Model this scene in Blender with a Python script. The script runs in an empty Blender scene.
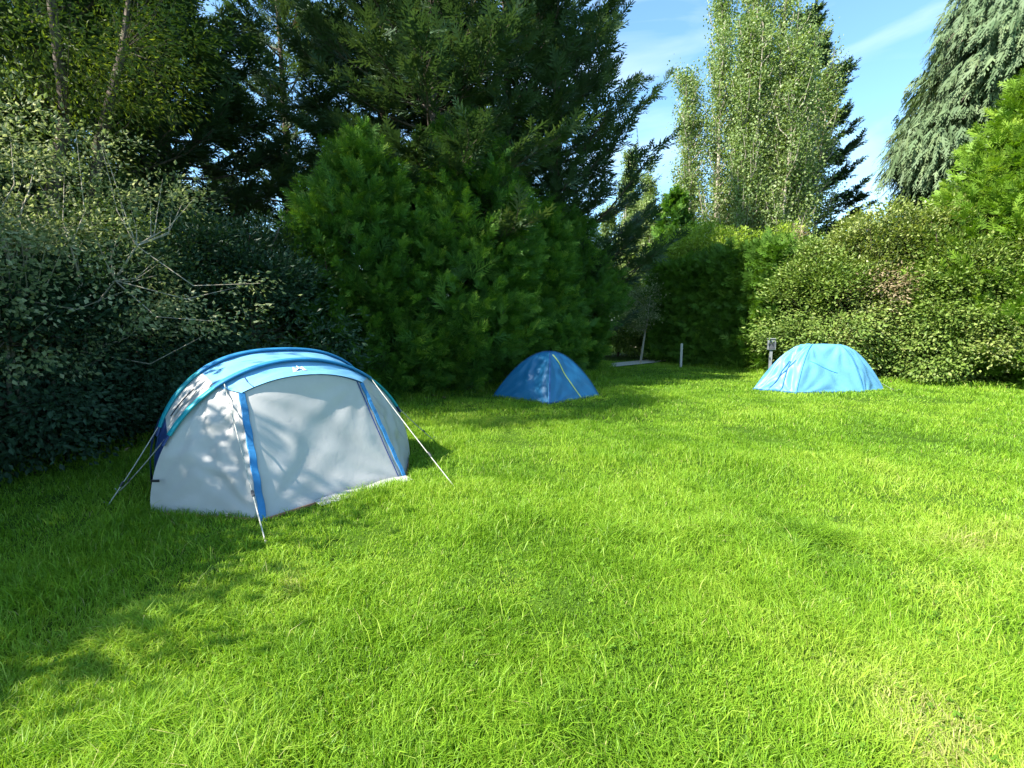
import bpy, math, numpy as np
from mathutils import Vector

R = math.radians
C = bpy.context.scene.collection
scene = bpy.context.scene

# ------------------------------------------------------------------ helpers
def nrm(v):
    return v / np.maximum(np.linalg.norm(v, axis=-1, keepdims=True), 1e-9)

def tag(o, label=None, cat=None, group=None, kind=None):
    if label: o['label'] = label
    if cat: o['category'] = cat
    if group: o['group'] = group
    if kind: o['kind'] = kind
    return o

def empty(name, loc, rz=0.0, scale=1.0):
    o = bpy.data.objects.new(name, None)
    o.empty_display_size = 0.2
    C.objects.link(o)
    o.location = loc
    o.rotation_euler = (0, 0, rz)
    o.scale = (scale,) * 3 if not isinstance(scale, tuple) else scale
    return o

def mesh_obj(name, verts, faces, mat, parent=None, smooth=False, tint=None, midx=None):
    """faces: (n,4) int array, or (flat_loops, loop_starts)"""
    me = bpy.data.meshes.new(name)
    verts = np.ascontiguousarray(verts, dtype=np.float32)
    if isinstance(faces, tuple):
        loops, starts = faces
    else:
        faces = np.asarray(faces, dtype=np.int32)
        loops = faces.reshape(-1)
        starts = np.arange(len(faces), dtype=np.int32) * faces.shape[1]
    me.vertices.add(len(verts))
    me.vertices.foreach_set('co', verts.reshape(-1))
    me.loops.add(len(loops))
    me.loops.foreach_set('vertex_index', np.ascontiguousarray(loops, dtype=np.int32))
    me.polygons.add(len(starts))
    me.polygons.foreach_set('loop_start', np.ascontiguousarray(starts, dtype=np.int32))
    if tint is not None:
        at = me.attributes.new('tint', 'FLOAT', 'FACE')
        at.data.foreach_set('value', np.ascontiguousarray(tint, dtype=np.float32))
    for m in (mat if isinstance(mat, (list, tuple)) else [mat]):
        me.materials.append(m)
    if midx is not None:
        me.polygons.foreach_set('material_index', np.ascontiguousarray(midx, dtype=np.int32))
    me.update(calc_edges=True)
    me.validate()
    if smooth:
        me.polygons.foreach_set('use_smooth', np.ones(len(starts), dtype=bool))
    else:
        me.polygons.foreach_set('use_smooth', np.zeros(len(starts), dtype=bool))
    o = bpy.data.objects.new(name, me)
    C.objects.link(o)
    if parent is not None:
        o.parent = parent
    return o

def copy_tree(root):
    r = root.copy(); C.objects.link(r)
    for ch in list(root.children):
        c = ch.copy(); C.objects.link(c); c.parent = r
    return r

class VN:
    """2D value noise"""
    def __init__(s, seed, n=64):
        s.n = n
        s.t = np.random.default_rng(seed).random((n, n))
    def __call__(s, x, y):
        xi = np.floor(x).astype(int); yi = np.floor(y).astype(int)
        fx = x - xi; fy = y - yi
        fx = fx*fx*(3-2*fx); fy = fy*fy*(3-2*fy)
        n = s.n
        a = s.t[xi % n, yi % n]; b = s.t[(xi+1) % n, yi % n]
        c = s.t[xi % n, (yi+1) % n]; d = s.t[(xi+1) % n, (yi+1) % n]
        return (a*(1-fx)+b*fx)*(1-fy) + (c*(1-fx)+d*fx)*fy

def tubes(lines, sides=6):
    """lines: list of (points (k,3), radii (k,)) -> verts, quads"""
    V, F, off = [], [], 0
    ang = np.linspace(0, 2*np.pi, sides, endpoint=False)
    for pts, rad in lines:
        pts = np.asarray(pts, float); rad = np.asarray(rad, float)
        k = len(pts)
        d = nrm(np.gradient(pts, axis=0))
        ref = np.where(np.abs(d[:, 2:3]) > 0.9, np.array([[1., 0, 0]]), np.array([[0, 0, 1.]]))
        s = nrm(np.cross(d, ref)); u = np.cross(s, d)
        ring = pts[:, None, :] + rad[:, None, None]*(np.cos(ang)[None, :, None]*s[:, None, :] + np.sin(ang)[None, :, None]*u[:, None, :])
        V.append(ring.reshape(-1, 3))
        i = np.arange(k-1)[:, None]*sides; j = np.arange(sides)[None, :]
        j2 = (j+1) % sides
        q = np.stack([i+j, i+j2, i+sides+j2, i+sides+j], -1).reshape(-1, 4)
        F.append(q+off)
        off += k*sides
    return np.concatenate(V), np.concatenate(F)

# leaf quads -----------------------------------------------------------------
def leafq(P, D, N, L, W, fold=0.0, mid=0.42):
    S = nrm(np.cross(D, N))
    L = np.broadcast_to(np.asarray(L, float), (len(P),))[:, None]
    W = np.broadcast_to(np.asarray(W, float), (len(P),))[:, None]
    m = P + D*L*mid
    up = N*W*fold
    return np.stack([P, m + S*W*0.5 + up, P + D*L, m - S*W*0.5 + up], 1)

def rand_unit(rng, n):
    return nrm(rng.normal(size=(n, 3)))

def fronds(rng, P, D, N, L, K=6, spread=0.85, wid=0.05, droop=0.15, side=0.5):
    """flat feathery sprays: one axis and 2K branchlets each"""
    n = len(P)
    S = nrm(np.cross(D, N))
    out = [leafq(P, D, N, L, wid*1.1*L/0.5, 0, 0.4)]
    idx = [np.arange(n)]; tpos = [np.full(n, .6)]
    Lc = np.asarray(L)[:, None]
    for k in range(K):
        t = 0.12 + 0.8*k/K
        for sg in (-1, 1):
            tt = t + rng.uniform(-0.04, 0.04, (n, 1))
            base = P + D*Lc*tt + np.array([0, 0, -1.])*Lc*droop*tt**2
            a = spread*(1-0.35*t) + rng.normal(0, 0.14, (n, 1))
            d = nrm(D*np.cos(a) + sg*S*np.sin(a) + N*rng.normal(0, 0.16, (n, 1)) + np.array([0, 0, -1.])*droop*0.6)
            l = (Lc*side*(1-0.72*t)*rng.uniform(0.75, 1.2, (n, 1)))[:, 0]
            out.append(leafq(base, d, N, l, wid*np.clip(l/0.2, 0.6, 1.2)*rng.uniform(.8, 1.25, n), 0, 0.5))
            idx.append(np.arange(n)); tpos.append(np.full(n, t))
    return np.concatenate(out), np.concatenate(idx), np.concatenate(tpos)

def crown_obj(name, Q, tint, mat, parent):
    V = Q.reshape(-1, 3)
    F = np.arange(len(V), dtype=np.int32).reshape(-1, 4)
    return mesh_obj(name, V, F, mat, parent, tint=tint)

# ------------------------------------------------------------------ materials
def new_mat(name):
    m = bpy.data.materials.new(name); m.use_nodes = True
    nt = m.node_tree; nt.nodes.clear()
    out = nt.nodes.new('ShaderNodeOutputMaterial')
    return m, nt, out

def foliage(name, stops, trans=0.35, rough=0.55, spec=0.3, tcol=(1.25, 1.3, 0.5)):
    m, nt, out = new_mat(name)
    at = nt.nodes.new('ShaderNodeAttribute'); at.attribute_name = 'tint'
    cr = nt.nodes.new('ShaderNodeValToRGB')
    el = cr.color_ramp.elements
    while len(el) < len(stops): el.new(0.5)
    for e, (p, c) in zip(el, stops):
        e.position = p; e.color = (*c, 1)
    nt.links.new(at.outputs['Fac'], cr.inputs['Fac'])
    b = nt.nodes.new('ShaderNodeBsdfPrincipled')
    b.inputs['Roughness'].default_value = rough
    b.inputs['Specular IOR Level'].default_value = spec
    nt.links.new(cr.outputs['Color'], b.inputs['Base Color'])
    tr = nt.nodes.new('ShaderNodeBsdfTranslucent')
    mu = nt.nodes.new('ShaderNodeMix'); mu.data_type = 'RGBA'; mu.blend_type = 'MULTIPLY'
    mu.inputs[0].default_value = 1
    nt.links.new(cr.outputs['Color'], mu.inputs[6]); mu.inputs[7].default_value = (*tcol, 1)
    nt.links.new(mu.outputs[2], tr.inputs['Color'])
    mx = nt.nodes.new('ShaderNodeMixShader'); mx.inputs[0].default_value = trans
    nt.links.new(b.outputs[0], mx.inputs[1]); nt.links.new(tr.outputs[0], mx.inputs[2])
    nt.links.new(mx.outputs[0], out.inputs['Surface'])
    return m

def noisy(name, c1, c2, scale=8, rough=0.8, bump=0.3, bscale=None, stretch=(1, 1, 1), spec=0.3, metal=0.0):
    m, nt, out = new_mat(name)
    tc = nt.nodes.new('ShaderNodeTexCoord')
    mp = nt.nodes.new('ShaderNodeMapping'); mp.inputs['Scale'].default_value = stretch
    nt.links.new(tc.outputs['Object'], mp.inputs['Vector'])
    nz = nt.nodes.new('ShaderNodeTexNoise'); nz.inputs['Scale'].default_value = scale; nz.inputs['Detail'].default_value = 6
    nt.links.new(mp.outputs[0], nz.inputs['Vector'])
    cr = nt.nodes.new('ShaderNodeValToRGB')
    cr.color_ramp.elements[0].position = .35; cr.color_ramp.elements[0].color = (*c1, 1)
    cr.color_ramp.elements[1].position = .68; cr.color_ramp.elements[1].color = (*c2, 1)
    nt.links.new(nz.outputs['Fac'], cr.inputs['Fac'])
    b = nt.nodes.new('ShaderNodeBsdfPrincipled')
    b.inputs['Roughness'].default_value = rough
    b.inputs['Specular IOR Level'].default_value = spec
    b.inputs['Metallic'].default_value = metal
    nt.links.new(cr.outputs['Color'], b.inputs['Base Color'])
    if bump:
        n2 = nt.nodes.new('ShaderNodeTexNoise'); n2.inputs['Scale'].default_value = bscale or scale*3; n2.inputs['Detail'].default_value = 5
        nt.links.new(mp.outputs[0], n2.inputs['Vector'])
        bp = nt.nodes.new('ShaderNodeBump'); bp.inputs['Strength'].default_value = bump; bp.inputs['Distance'].default_value = 0.02
        nt.links.new(n2.outputs['Fac'], bp.inputs['Height'])
        nt.links.new(bp.outputs[0], b.inputs['Normal'])
    nt.links.new(b.outputs[0], out.inputs['Surface'])
    return m

def fabric(name, col, trans=0.18, rough=0.55, bump=0.25, spec=0.35, var=0.10):
    m, nt, out = new_mat(name)
    tc = nt.nodes.new('ShaderNodeTexCoord')
    nz = nt.nodes.new('ShaderNodeTexNoise'); nz.inputs['Scale'].default_value = 3.5; nz.inputs['Detail'].default_value = 5
    nt.links.new(tc.outputs['Object'], nz.inputs['Vector'])
    cr = nt.nodes.new('ShaderNodeValToRGB')
    cr.color_ramp.elements[0].position = .3; cr.color_ramp.elements[0].color = (*[c*(1-var) for c in col], 1)
    cr.color_ramp.elements[1].position = .7; cr.color_ramp.elements[1].color = (*[c*(1+var*.6) for c in col], 1)
    nt.links.new(nz.outputs['Fac'], cr.inputs['Fac'])
    b = nt.nodes.new('ShaderNodeBsdfPrincipled')
    b.inputs['Roughness'].default_value = rough; b.inputs['Specular IOR Level'].default_value = spec
    nt.links.new(cr.outputs['Color'], b.inputs['Base Color'])
    # creases and a little ripple in the cloth
    vo = nt.nodes.new('ShaderNodeTexNoise'); vo.inputs['Scale'].default_value = 9; vo.inputs['Detail'].default_value = 3
    vo.inputs['Distortion'].default_value = 1.2
    nt.links.new(tc.outputs['Object'], vo.inputs['Vector'])
    bp = nt.nodes.new('ShaderNodeBump'); bp.inputs['Strength'].default_value = bump; bp.inputs['Distance'].default_value = 0.03
    nt.links.new(vo.outputs['Fac'], bp.inputs['Height'])
    nt.links.new(bp.outputs[0], b.inputs['Normal'])
    tr = nt.nodes.new('ShaderNodeBsdfTranslucent')
    nt.links.new(cr.outputs['Color'], tr.inputs['Color'])
    mx = nt.nodes.new('ShaderNodeMixShader'); mx.inputs[0].default_value = trans
    nt.links.new(b.outputs[0], mx.inputs[1]); nt.links.new(tr.outputs[0], mx.inputs[2])
    nt.links.new(mx.outputs[0], out.inputs['Surface'])
    return m

M = {}
M['grass'] = foliage('grass_blades', [(0, (.056, .140, .009)), (.45, (.185, .340, .019)), (.78, (.310, .430, .046)), (.93, (.35, .41, .09)), (1, (.44, .39, .17))], 0.38, .5, .3, (1.2, 1.25, .5))
M['clover'] = foliage('clover_leaf', [(0, (.06, .14, .012)), (1, (.13, .24, .025))], .25, .8, .08)
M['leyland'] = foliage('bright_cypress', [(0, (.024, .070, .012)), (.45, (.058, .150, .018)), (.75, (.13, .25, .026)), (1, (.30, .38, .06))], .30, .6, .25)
M['leyland_sun'] = foliage('sunlit_cypress', [(0, (.06, .13, .012)), (.6, (.145, .26, .02)), (1, (.27, .36, .04))], .30, .6, .25)  # lighter copy of the leyland foliage, sunlight put into the colour
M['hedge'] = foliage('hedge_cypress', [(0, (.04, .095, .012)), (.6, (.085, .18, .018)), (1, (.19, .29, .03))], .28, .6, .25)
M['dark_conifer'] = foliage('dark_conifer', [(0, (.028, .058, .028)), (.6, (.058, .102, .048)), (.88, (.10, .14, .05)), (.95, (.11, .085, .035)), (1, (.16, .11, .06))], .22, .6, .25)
M['back_conifer'] = foliage('blue_green_conifer', [(0, (.022, .050, .022)), (1, (.06, .10, .045))], .2, .6, .25)
M['weeping'] = foliage('grey_green_cypress', [(0, (.07, .115, .05)), (.6, (.125, .18, .085)), (1, (.20, .255, .12))], .22, .6, .25)
M['poplar'] = foliage('poplar_leaf', [(0, (.09, .15, .04)), (.6, (.20, .275, .085)), (.9, (.33, .38, .15)), (1, (.45, .41, .18))], .35, .45, .4)
M['hawthorn'] = foliage('pale_sunlit_leaf', [(0, (.06, .10, .03)), (.45, (.18, .225, .085)), (.75, (.38, .40, .22)), (1, (.60, .58, .40))], .45, .5, .25, (1.1, 1.15, .8))  # pale leaves, whitened further to stand in for sunlight on them
M['overhang'] = foliage('yellow_branch_leaf', [(0, (.06, .10, .014)), (.6, (.15, .20, .028)), (1, (.28, .31, .06))], .5, .5, .35)
M['laurel'] = foliage('laurel_leaf', [(0, (.018, .045, .022)), (.7, (.035, .075, .035)), (1, (.07, .115, .05))], .2, .45, .22)
M['mixed'] = foliage('mixed_hedge_leaf', [(0, (.075, .115, .022)), (.5, (.20, .255, .055)), (.85, (.34, .37, .13)), (1, (.46, .40, .22))], .3, .42, .45)
M['mixed_dark'] = foliage('ivy_hedge_leaf', [(0, (.06, .115, .018)), (.6, (.16, .235, .042)), (1, (.32, .36, .11))], .28, .5, .28)
M['sunlit_top'] = foliage('sunlit_top_leaf', [(0, (.12, .20, .02)), (.6, (.27, .37, .04)), (1, (.40, .46, .08))], .35, .5, .3)  # bright yellow green painting the sunlit top of the clipped hedge
M['litter'] = foliage('dry_leaf_litter', [(0, (.05, .035, .018)), (.6, (.16, .11, .055)), (1, (.30, .23, .13))], .1, .8, .1)
M['brownleaf'] = foliage('withered_leaf', [(0, (.17, .14, .06)), (.6, (.36, .28, .17)), (1, (.52, .40, .29))], .3, .6, .2, (1.1, 1, .7))
M['bark'] = noisy('bark_brown', (.05, .038, .028), (.14, .11, .085), 6, .9, .8, 14, (4, 4, 1))
M['bark_pale'] = noisy('bark_pale', (.22, .19, .14), (.42, .38, .30), 5, .85, .5, 14, (3, 3, .7))
M['soil'] = noisy('lawn_soil', (.030, .062, .007), (.060, .115, .012), 3, .95, .6, 30, spec=.04)
M['path'] = noisy('path_gravel', (.50, .46, .38), (.72, .67, .57), 14, .9, .5, 60)
M['grey'] = fabric('grey_polyester', (.465, .452, .435), .16, .55, .07)
M['sky'] = fabric('light_blue_polyester', (.155, .38, .58), .14, .45, .15, .4)
M['bandblue'] = fabric('blue_sleeve', (.020, .17, .35), .05, .5, .2)
M['teal'] = fabric('teal_sleeve', (.006, .26, .32), .05, .5, .2)
M['strap'] = fabric('blue_strap', (.030, .18, .40), .08, .5, .3, .35, .4)
M['navy'] = fabric('navy_polyester', (.014, .04, .15), .05, .5, .2)
M['dome'] = fabric('royal_blue_polyester', (.018, .16, .33), .14, .38, .18, .5)
M['cyan'] = fabric('cyan_polyester', (.115, .32, .52), .14, .5, .18, .5)
M['seam'] = fabric('dark_seam_tape', (.02, .09, .24), .02, .5, .1)
M['seam2'] = fabric('blue_seam_tape', (.06, .28, .52), .02, .5, .1)
M['lime'] = fabric('lime_zip_tape', (.42, .52, .16), .05, .5, .1)
M['white'] = fabric('white_print', (.80, .82, .82), .0, .5, .05)
M['rope'] = noisy('pale_rope', (.34, .33, .29), (.50, .49, .44), 40, .8, .2)
M['steel'] = noisy('peg_steel', (.25, .25, .26), (.4, .4, .41), 30, .45, .1, metal=.8)
M['orange'] = fabric('orange_hem', (.42, .20, .11), .05, .6, .2)
M['pole'] = noisy('pole_black', (.02, .02, .022), (.04, .04, .045), 20, .5, .1)
M['mesh'] = noisy('vent_mesh_dark', (.02, .02, .025), (.05, .05, .06), 60, .9, .2)
M['wood'] = noisy('weathered_post', (.36, .35, .31), (.52, .50, .45), 8, .9, .4, 20, (5, 5, .6))
M['box'] = noisy('grey_plastic', (.13, .145, .15), (.19, .205, .21), 6, .5, .1)
M['boxdark'] = noisy('dark_plastic', (.04, .045, .05), (.07, .07, .08), 6, .5, .1)

# ------------------------------------------------------------------ ground
n1, n2 = VN(1), VN(2)
def gz(x, y):
    r = np.hypot(x, y)
    return (n1(x*0.35+20, y*0.35+20)-.5)*0.05*np.clip(1.4-r/30, 0, 1)

def grid_sheet(x0, x1, y0, y1, nx, ny, zf):
    xs = np.linspace(x0, x1, nx); ys = np.linspace(y0, y1, ny)
    X, Y = np.meshgrid(xs, ys)
    V = np.stack([X, Y, zf(X, Y)], -1).reshape(-1, 3)
    i = np.arange(ny-1)[:, None]*nx + np.arange(nx-1)[None, :]
    F = np.stack([i, i+1, i+nx+1, i+nx], -1).reshape(-1, 4)
    return V, F
# one sheet out to the horizon, finer near the lawn
g = np.concatenate([-np.geomspace(400, 32, 10), np.linspace(-30, 30, 121), np.geomspace(32, 400, 10)])
X, Y = np.meshgrid(g, g)
V = np.stack([X, Y, gz(X, Y)], -1).reshape(-1, 3)
k = len(g)
i = np.arange(k-1)[:, None]*k + np.arange(k-1)[None, :]
F = np.stack([i, i+1, i+k+1, i+k], -1).reshape(-1, 4)
tag(mesh_obj('ground', V, F, M['soil'], smooth=True), 'green lawn ground of the camping field', 'lawn', kind='structure')

# path at the far gap
pp = np.array([[.5, 15.9], [2.5, 17.8], [3.8, 18.95], [5.3, 20.4], [7.0, 22.1], [9, 24]])
pv, pf = [], []
for j, (px, py) in enumerate(pp):
    pv += [[px+.38, py-.38, .022], [px-.38, py+.38, .022]]
for j in range(len(pp)-1):
    pf.append([2*j, 2*j+2, 2*j+3, 2*j+1])
# kerb edge of the path has a little thickness
tag(mesh_obj('path', np.array(pv), np.array(pf), M['path']), 'pale gravel path crossing the gap between hedges', 'path', kind='structure')

# ------------------------------------------------------------------ grass
LEFT = np.array([[-9, -3], [-7.2, 0], [-6.2, 3.2], [-5.5, 5.4], [-4.3, 8.2], [-2.3, 10.1], [-.2, 11.9], [1.9, 14.2], [3.0, 16.6], [3.3, 18], [3.6, 20]])
RIGHT = np.array([[6.9, 20.6], [7.3, 18.4], [8.2, 16.4], [8.9, 14.9], [10.2, 13.6], [12.4, 12.0], [15, 10.6], [18, 8]])
def in_lawn(x, y):
    lx = np.interp(y, LEFT[:, 1], LEFT[:, 0])
    rx = np.interp(y, RIGHT[::-1, 1], RIGHT[::-1, 0])
    onpath = np.abs((x-2.5)*.70-(y-17.6)*.715) < .52
    return (x > lx-.3) & (x < rx+.2) & (y < 21.5) & ~(onpath & (y > 17))

TENTPOLY = []   # filled: list of convex polygons (world xy), no grass inside
def in_poly(x, y, poly):
    ins = np.ones(len(x), bool)
    P = np.asarray(poly); n = len(P)
    for a in range(n):
        b = (a+1) % n
        ins &= ((P[b, 0]-P[a, 0])*(y-P[a, 1]) - (P[b, 1]-P[a, 1])*(x-P[a, 0])) > 0
    return ins

def blades(rng, x, y, h, w, lean, az, tint):
    n = len(x)
    z = gz(x, y)-.004
    b = np.stack([x, y, z], -1)
    ld = np.stack([np.cos(az), np.sin(az), np.zeros(n)], -1)
    fa = rng.uniform(0, 2*np.pi, n)
    sd = np.stack([np.cos(fa), np.sin(fa), np.zeros(n)], -1)
    hh = h[:, None]; ll = lean[:, None]; ww = w[:, None]
    up = np.array([0, 0, 1.])
    mid = b + up*hh*.58 + ld*hh*ll*.35
    tip = b + up*hh*(1-.28*ll**1.5) + ld*hh*ll*1.0
    Vv = np.stack([b-sd*ww*.5, b+sd*ww*.5, mid+sd*ww*.42, mid-sd*ww*.42, tip], 1)
    pat = np.array([0, 1, 2, 3, 3, 2, 4])
    return Vv, pat, tint

def build_grass():
    rng = np.random.default_rng(7)
    N1 = VN(11); N2 = VN(12); N3 = VN(13); N4 = VN(14)
    allV, allT = [], []
    zones = [(0, 3.2, 14500, 1.1), (3.2, 5.0, 9500, 1.25), (5.0, 8.0, 4600, 1.55), (8.0, 12.5, 1900, 2.2), (12.5, 22, 750, 3.3)]
    for r0, r1, dens, ws in zones:
        x0, x1 = -min(r1*1.25+.8, 9), min(r1*1.25+.8, 16)
        A = (x1-x0)*(r1+1.0 if r0 == 0 else r1)
        n = int(A*dens)
        x = rng.uniform(x0, x1, n); y = rng.uniform(.7 if r0 == 0 else 0, r1, n)
        r = np.hypot(x, y)
        # keep to the wedge the place shows plus a margin
        keep = (r >= r0) & (r < r1) & in_lawn(x, y) & (np.abs(x) < y*1.25+1.0) & (y > .9)
        for P in TENTPOLY: keep &= ~in_poly(x, y, P)
        # tufts: thin out between clumps
        cl = N1(x*7+50, y*7+50)*.6 + N2(x*16+9, y*16+9)*.4
        keep &= rng.random(n) < .25+1.15*cl
        x, y, cl, r = x[keep], y[keep], cl[keep], r[keep]
        n = len(x)
        big = N3(x*.9+30, y*.9+30); med = N4(x*2.6+30, y*2.6+30)
        h = (.026+.034*big+.072*cl*med)*rng.uniform(.5, 1.4, n)
        h = h*(1+.9*(N1(x*1.1+33, y*1.1+3)-.5)+.7*(N2(x*2.9+1, y*2.9+22)-.5))
        w = (.0031+.0018*rng.random(n))*ws
        az = 2*np.pi*N2(x*2.1+5, y*2.1+5)*1.5 + rng.normal(0, 1.7, n)
        lean = np.clip(rng.normal(.62, .42, n), .05, 1.5)
        pat1 = N4(x*.45+3, y*.45+7)-.5; pat2 = N1(x*1.4+13, y*1.4+3)-.5; pat3 = N2(x*3.3+1, y*3.3+2)-.5
        tint = .13+.40*rng.random(n)+.22*big*(.6+.4*med)+.34*pat1+.26*pat2+.22*pat3
        # worn yellow patches of the lawn, nearest the right foreground
        for (cx, cy, sx, sy, ang, am) in ((1.72, 1.68, .34, .5, 2.0, .30), (1.45, 2.2, .3, .5, 2.0, .20), (2.3, 2.3, .4, .6, .3, .16), (3.2, 3.2, .8, .7, .3, .12), (2.55, 3.1, .5, .2, .2, .22), (.05, 2.75, .3, .14, .3, .15), (-1.35, 2.75, .16, .10, .4, .25), (4.2, 5.0, .9, .3, .1, .16), (.25, 2.0, .25, .14, .4, .10)):
            dx, dy = x-cx, y-cy
            u = dx*math.cos(ang)+dy*math.sin(ang); v = -dx*math.sin(ang)+dy*math.cos(ang)
            f = np.exp(-(u/sy)**2-(v/sx)**2)*(.65+.6*med)
            tint += am*f
            h *= 1-.45*np.clip(f*am*2, 0, 1)
        # unmown coarse tufts
        for (cx, cy, s, gain) in ((2.15, 3.45, .45, 1.5), (1.55, 3.75, .35, 1.2), (2.95, 3.0, .4, 1.1), (-1.9, 2.45, .35, 1.4), (-1.25, 1.75, .4, 1.0), (.5, 1.65, .4, .7), (-1.75, 3.3, .3, .9), (.75, 3.4, .35, .6)):
            f = np.exp(-((x-cx)**2+(y-cy)**2)/s**2)*(.4+med)
            h *= 1+gain*.55*f
            lean = np.clip(lean+.35*f, 0, 1.5)
        dead = rng.random(n) < .018
        tint[dead] = rng.uniform(.9, 1.0, dead.sum())
        tint = np.clip(tint, 0, 1)
        Vv, pat, tt = blades(rng, x, y, h, w, lean, az, tint)
        allV.append(Vv); allT.append(tt)
    # sparse long seed stalks and overlong blades
    n = 2600
    x = rng.uniform(-3.5, 4.5, n); y = rng.uniform(1.2, 6, n)
    k_ = in_lawn(x, y) & (np.abs(x) < y*1.2+.6)
    for P in TENTPOLY: k_ &= ~in_poly(x, y, P)
    x, y = x[k_], y[k_]; n = len(x)
    Vv, pat, tt = blades(rng, x, y, rng.uniform(.10, .19, n), rng.uniform(.003, .0055, n), rng.uniform(.5, 1.5, n), rng.uniform(0, 6.3, n), np.clip(rng.normal(.68, .14, n), 0, .98))
    allV.append(Vv); allT.append(tt)
    # rank grass along the foot of the hedges and round the tents
    def edge(pts, n, spread, hmin, hmax):
        pts = np.asarray(pts); s = rng.uniform(0, len(pts)-1, n); i0 = s.astype(int); f = (s-i0)[:, None]
        p = pts[i0]*(1-f)+pts[np.minimum(i0+1, len(pts)-1)]*f + rng.normal(0, spread, (n, 2))
        kk = np.ones(n, bool)
        for P in TENTPOLY: kk &= ~in_poly(p[:, 0], p[:, 1], P)
        p = p[kk]; n = len(p)
        d = np.hypot(p[:, 0], p[:, 1])
        V_, _, t_ = blades(rng, p[:, 0], p[:, 1], rng.uniform(hmin, hmax, n), .0009*d+rng.uniform(.001, .003, n), rng.uniform(.2, 1.1, n), rng.uniform(0, 6.3, n), np.clip(rng.normal(.42, .2, n), 0, 1))
        allV.append(V_); allT.append(t_)
    edge(LEFT[2:], 9000, .22, .08, .28)
    edge(RIGHT[:-1], 8000, .15, .08, .24)
    for P in TENTPOLY:
        Q = np.asarray(P); Q = np.concatenate([Q, Q[:1]]); c = Q.mean(0)
        edge(c+(Q-c)*1.03, 1300, .035, .03, .09)
    Vv = np.concatenate(allV); T = np.concatenate(allT)
    n = len(Vv)
    loops = (pat[None, :]+np.arange(n)[:, None]*5).reshape(-1)
    starts = (np.array([0, 4])[None, :]+np.arange(n)[:, None]*7).reshape(-1)
    o = mesh_obj('grass', Vv.reshape(-1, 3), (loops, starts), M['grass'], tint=np.repeat(T, 2))
    tag(o, 'bright green unmown lawn grass blades covering the pitch', 'grass', kind='stuff')
    # dry leaves and twigs gathered along the hedge feet
    def litter(pts, n, spread):
        pts = np.asarray(pts); s = rng.uniform(0, len(pts)-1, n); i0 = s.astype(int); f = (s-i0)[:, None]
        p = pts[i0]*(1-f)+pts[np.minimum(i0+1, len(pts)-1)]*f + rng.normal(0, spread, (n, 2))
        return np.stack([p[:, 0], p[:, 1], gz(p[:, 0], p[:, 1])+rng.uniform(.012, .06, n)], -1)
    P = np.concatenate([litter(RIGHT[:-1]+np.array([.15, .25]), 9000, .22), litter(LEFT[2:]-np.array([.3, 0]), 8000, .3)])
    n = len(P); N = nrm(np.array([0, 0, 1.])+rng.normal(0, .4, (n, 3))); D = nrm(np.cross(N, rand_unit(rng, n)))
    L_ = rng.uniform(.03, .08, n)
    tag(crown_obj('leaf_litter', leafq(P, D, N, L_, L_*.5, .15), rng.random(n), M['litter'], None), 'dry brown leaves lying along the foot of the hedges', 'leaf litter', kind='stuff')
    # clover and low weeds among the blades
    n = 5000
    x = rng.uniform(-2.5, 4.0, n); y = rng.uniform(1.1, 3.8, n)
    pk = N1(x*1.7+3, y*1.7+8)*.6+N3(x*5, y*5)*.4
    k_ = (rng.random(n) < np.clip((pk-.48)*5, 0, 1)) & in_lawn(x, y) & (np.abs(x) < y*1.2+.5)
    for P in TENTPOLY: k_ &= ~in_poly(x, y, P)
    x, y = x[k_], y[k_]; n = len(x)
    P = np.stack([x, y, gz(x, y)+rng.uniform(.02, .055, n)], -1)
    qs, ts = [], []
    tt = rng.random(n)
    a0 = rng.uniform(0, 6.3, n)
    N = nrm(np.array([0, 0, 1.])+rng.normal(0, .28, (n, 3)))
    for j in range(3):
        a = a0+j*2.094
        D = np.stack([np.cos(a), np.sin(a), np.full(n, .15)], -1)
        D = nrm(D - N*(D*N).sum(-1, keepdims=True))
        qs.append(leafq(P, D, N, rng.uniform(.010, .019, n), rng.uniform(.010, .018, n), -.12, .6)); ts.append(tt)
    q = np.concatenate(qs)
    tag(crown_obj('clover', q, np.concatenate(ts), M['clover'], None), 'small clover leaves scattered low in the lawn', 'clover', kind='stuff')

# ------------------------------------------------------------------ plants
class Bump:
    """lumpy multiplier on a crown's surface"""
    def __init__(s, rng, amp=.22, n=7):
        s.d = rand_unit(rng, n*3)*rng.uniform(2, 7, (n*3, 1)); s.p = rng.uniform(0, 6.3, n*3); s.a = amp
    def __call__(s, d):
        return 1+s.a*np.sin(d@s.d.T+s.p).mean(-1)*2.2

def trunk_line(rng, H, r, lean=.03, k=10, wob=.05):
    t = np.linspace(0, 1, k)
    w = np.cumsum(rng.normal(0, wob, (k, 2)), 0)*t[:, None]
    p = np.stack([w[:, 0]+lean*H*t*rng.normal(), w[:, 1]+lean*H*t*rng.normal(), H*t-.05], -1)
    rad = r*(1-t*.93)+.008
    rad[0] *= 1.25
    return p, rad

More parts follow.
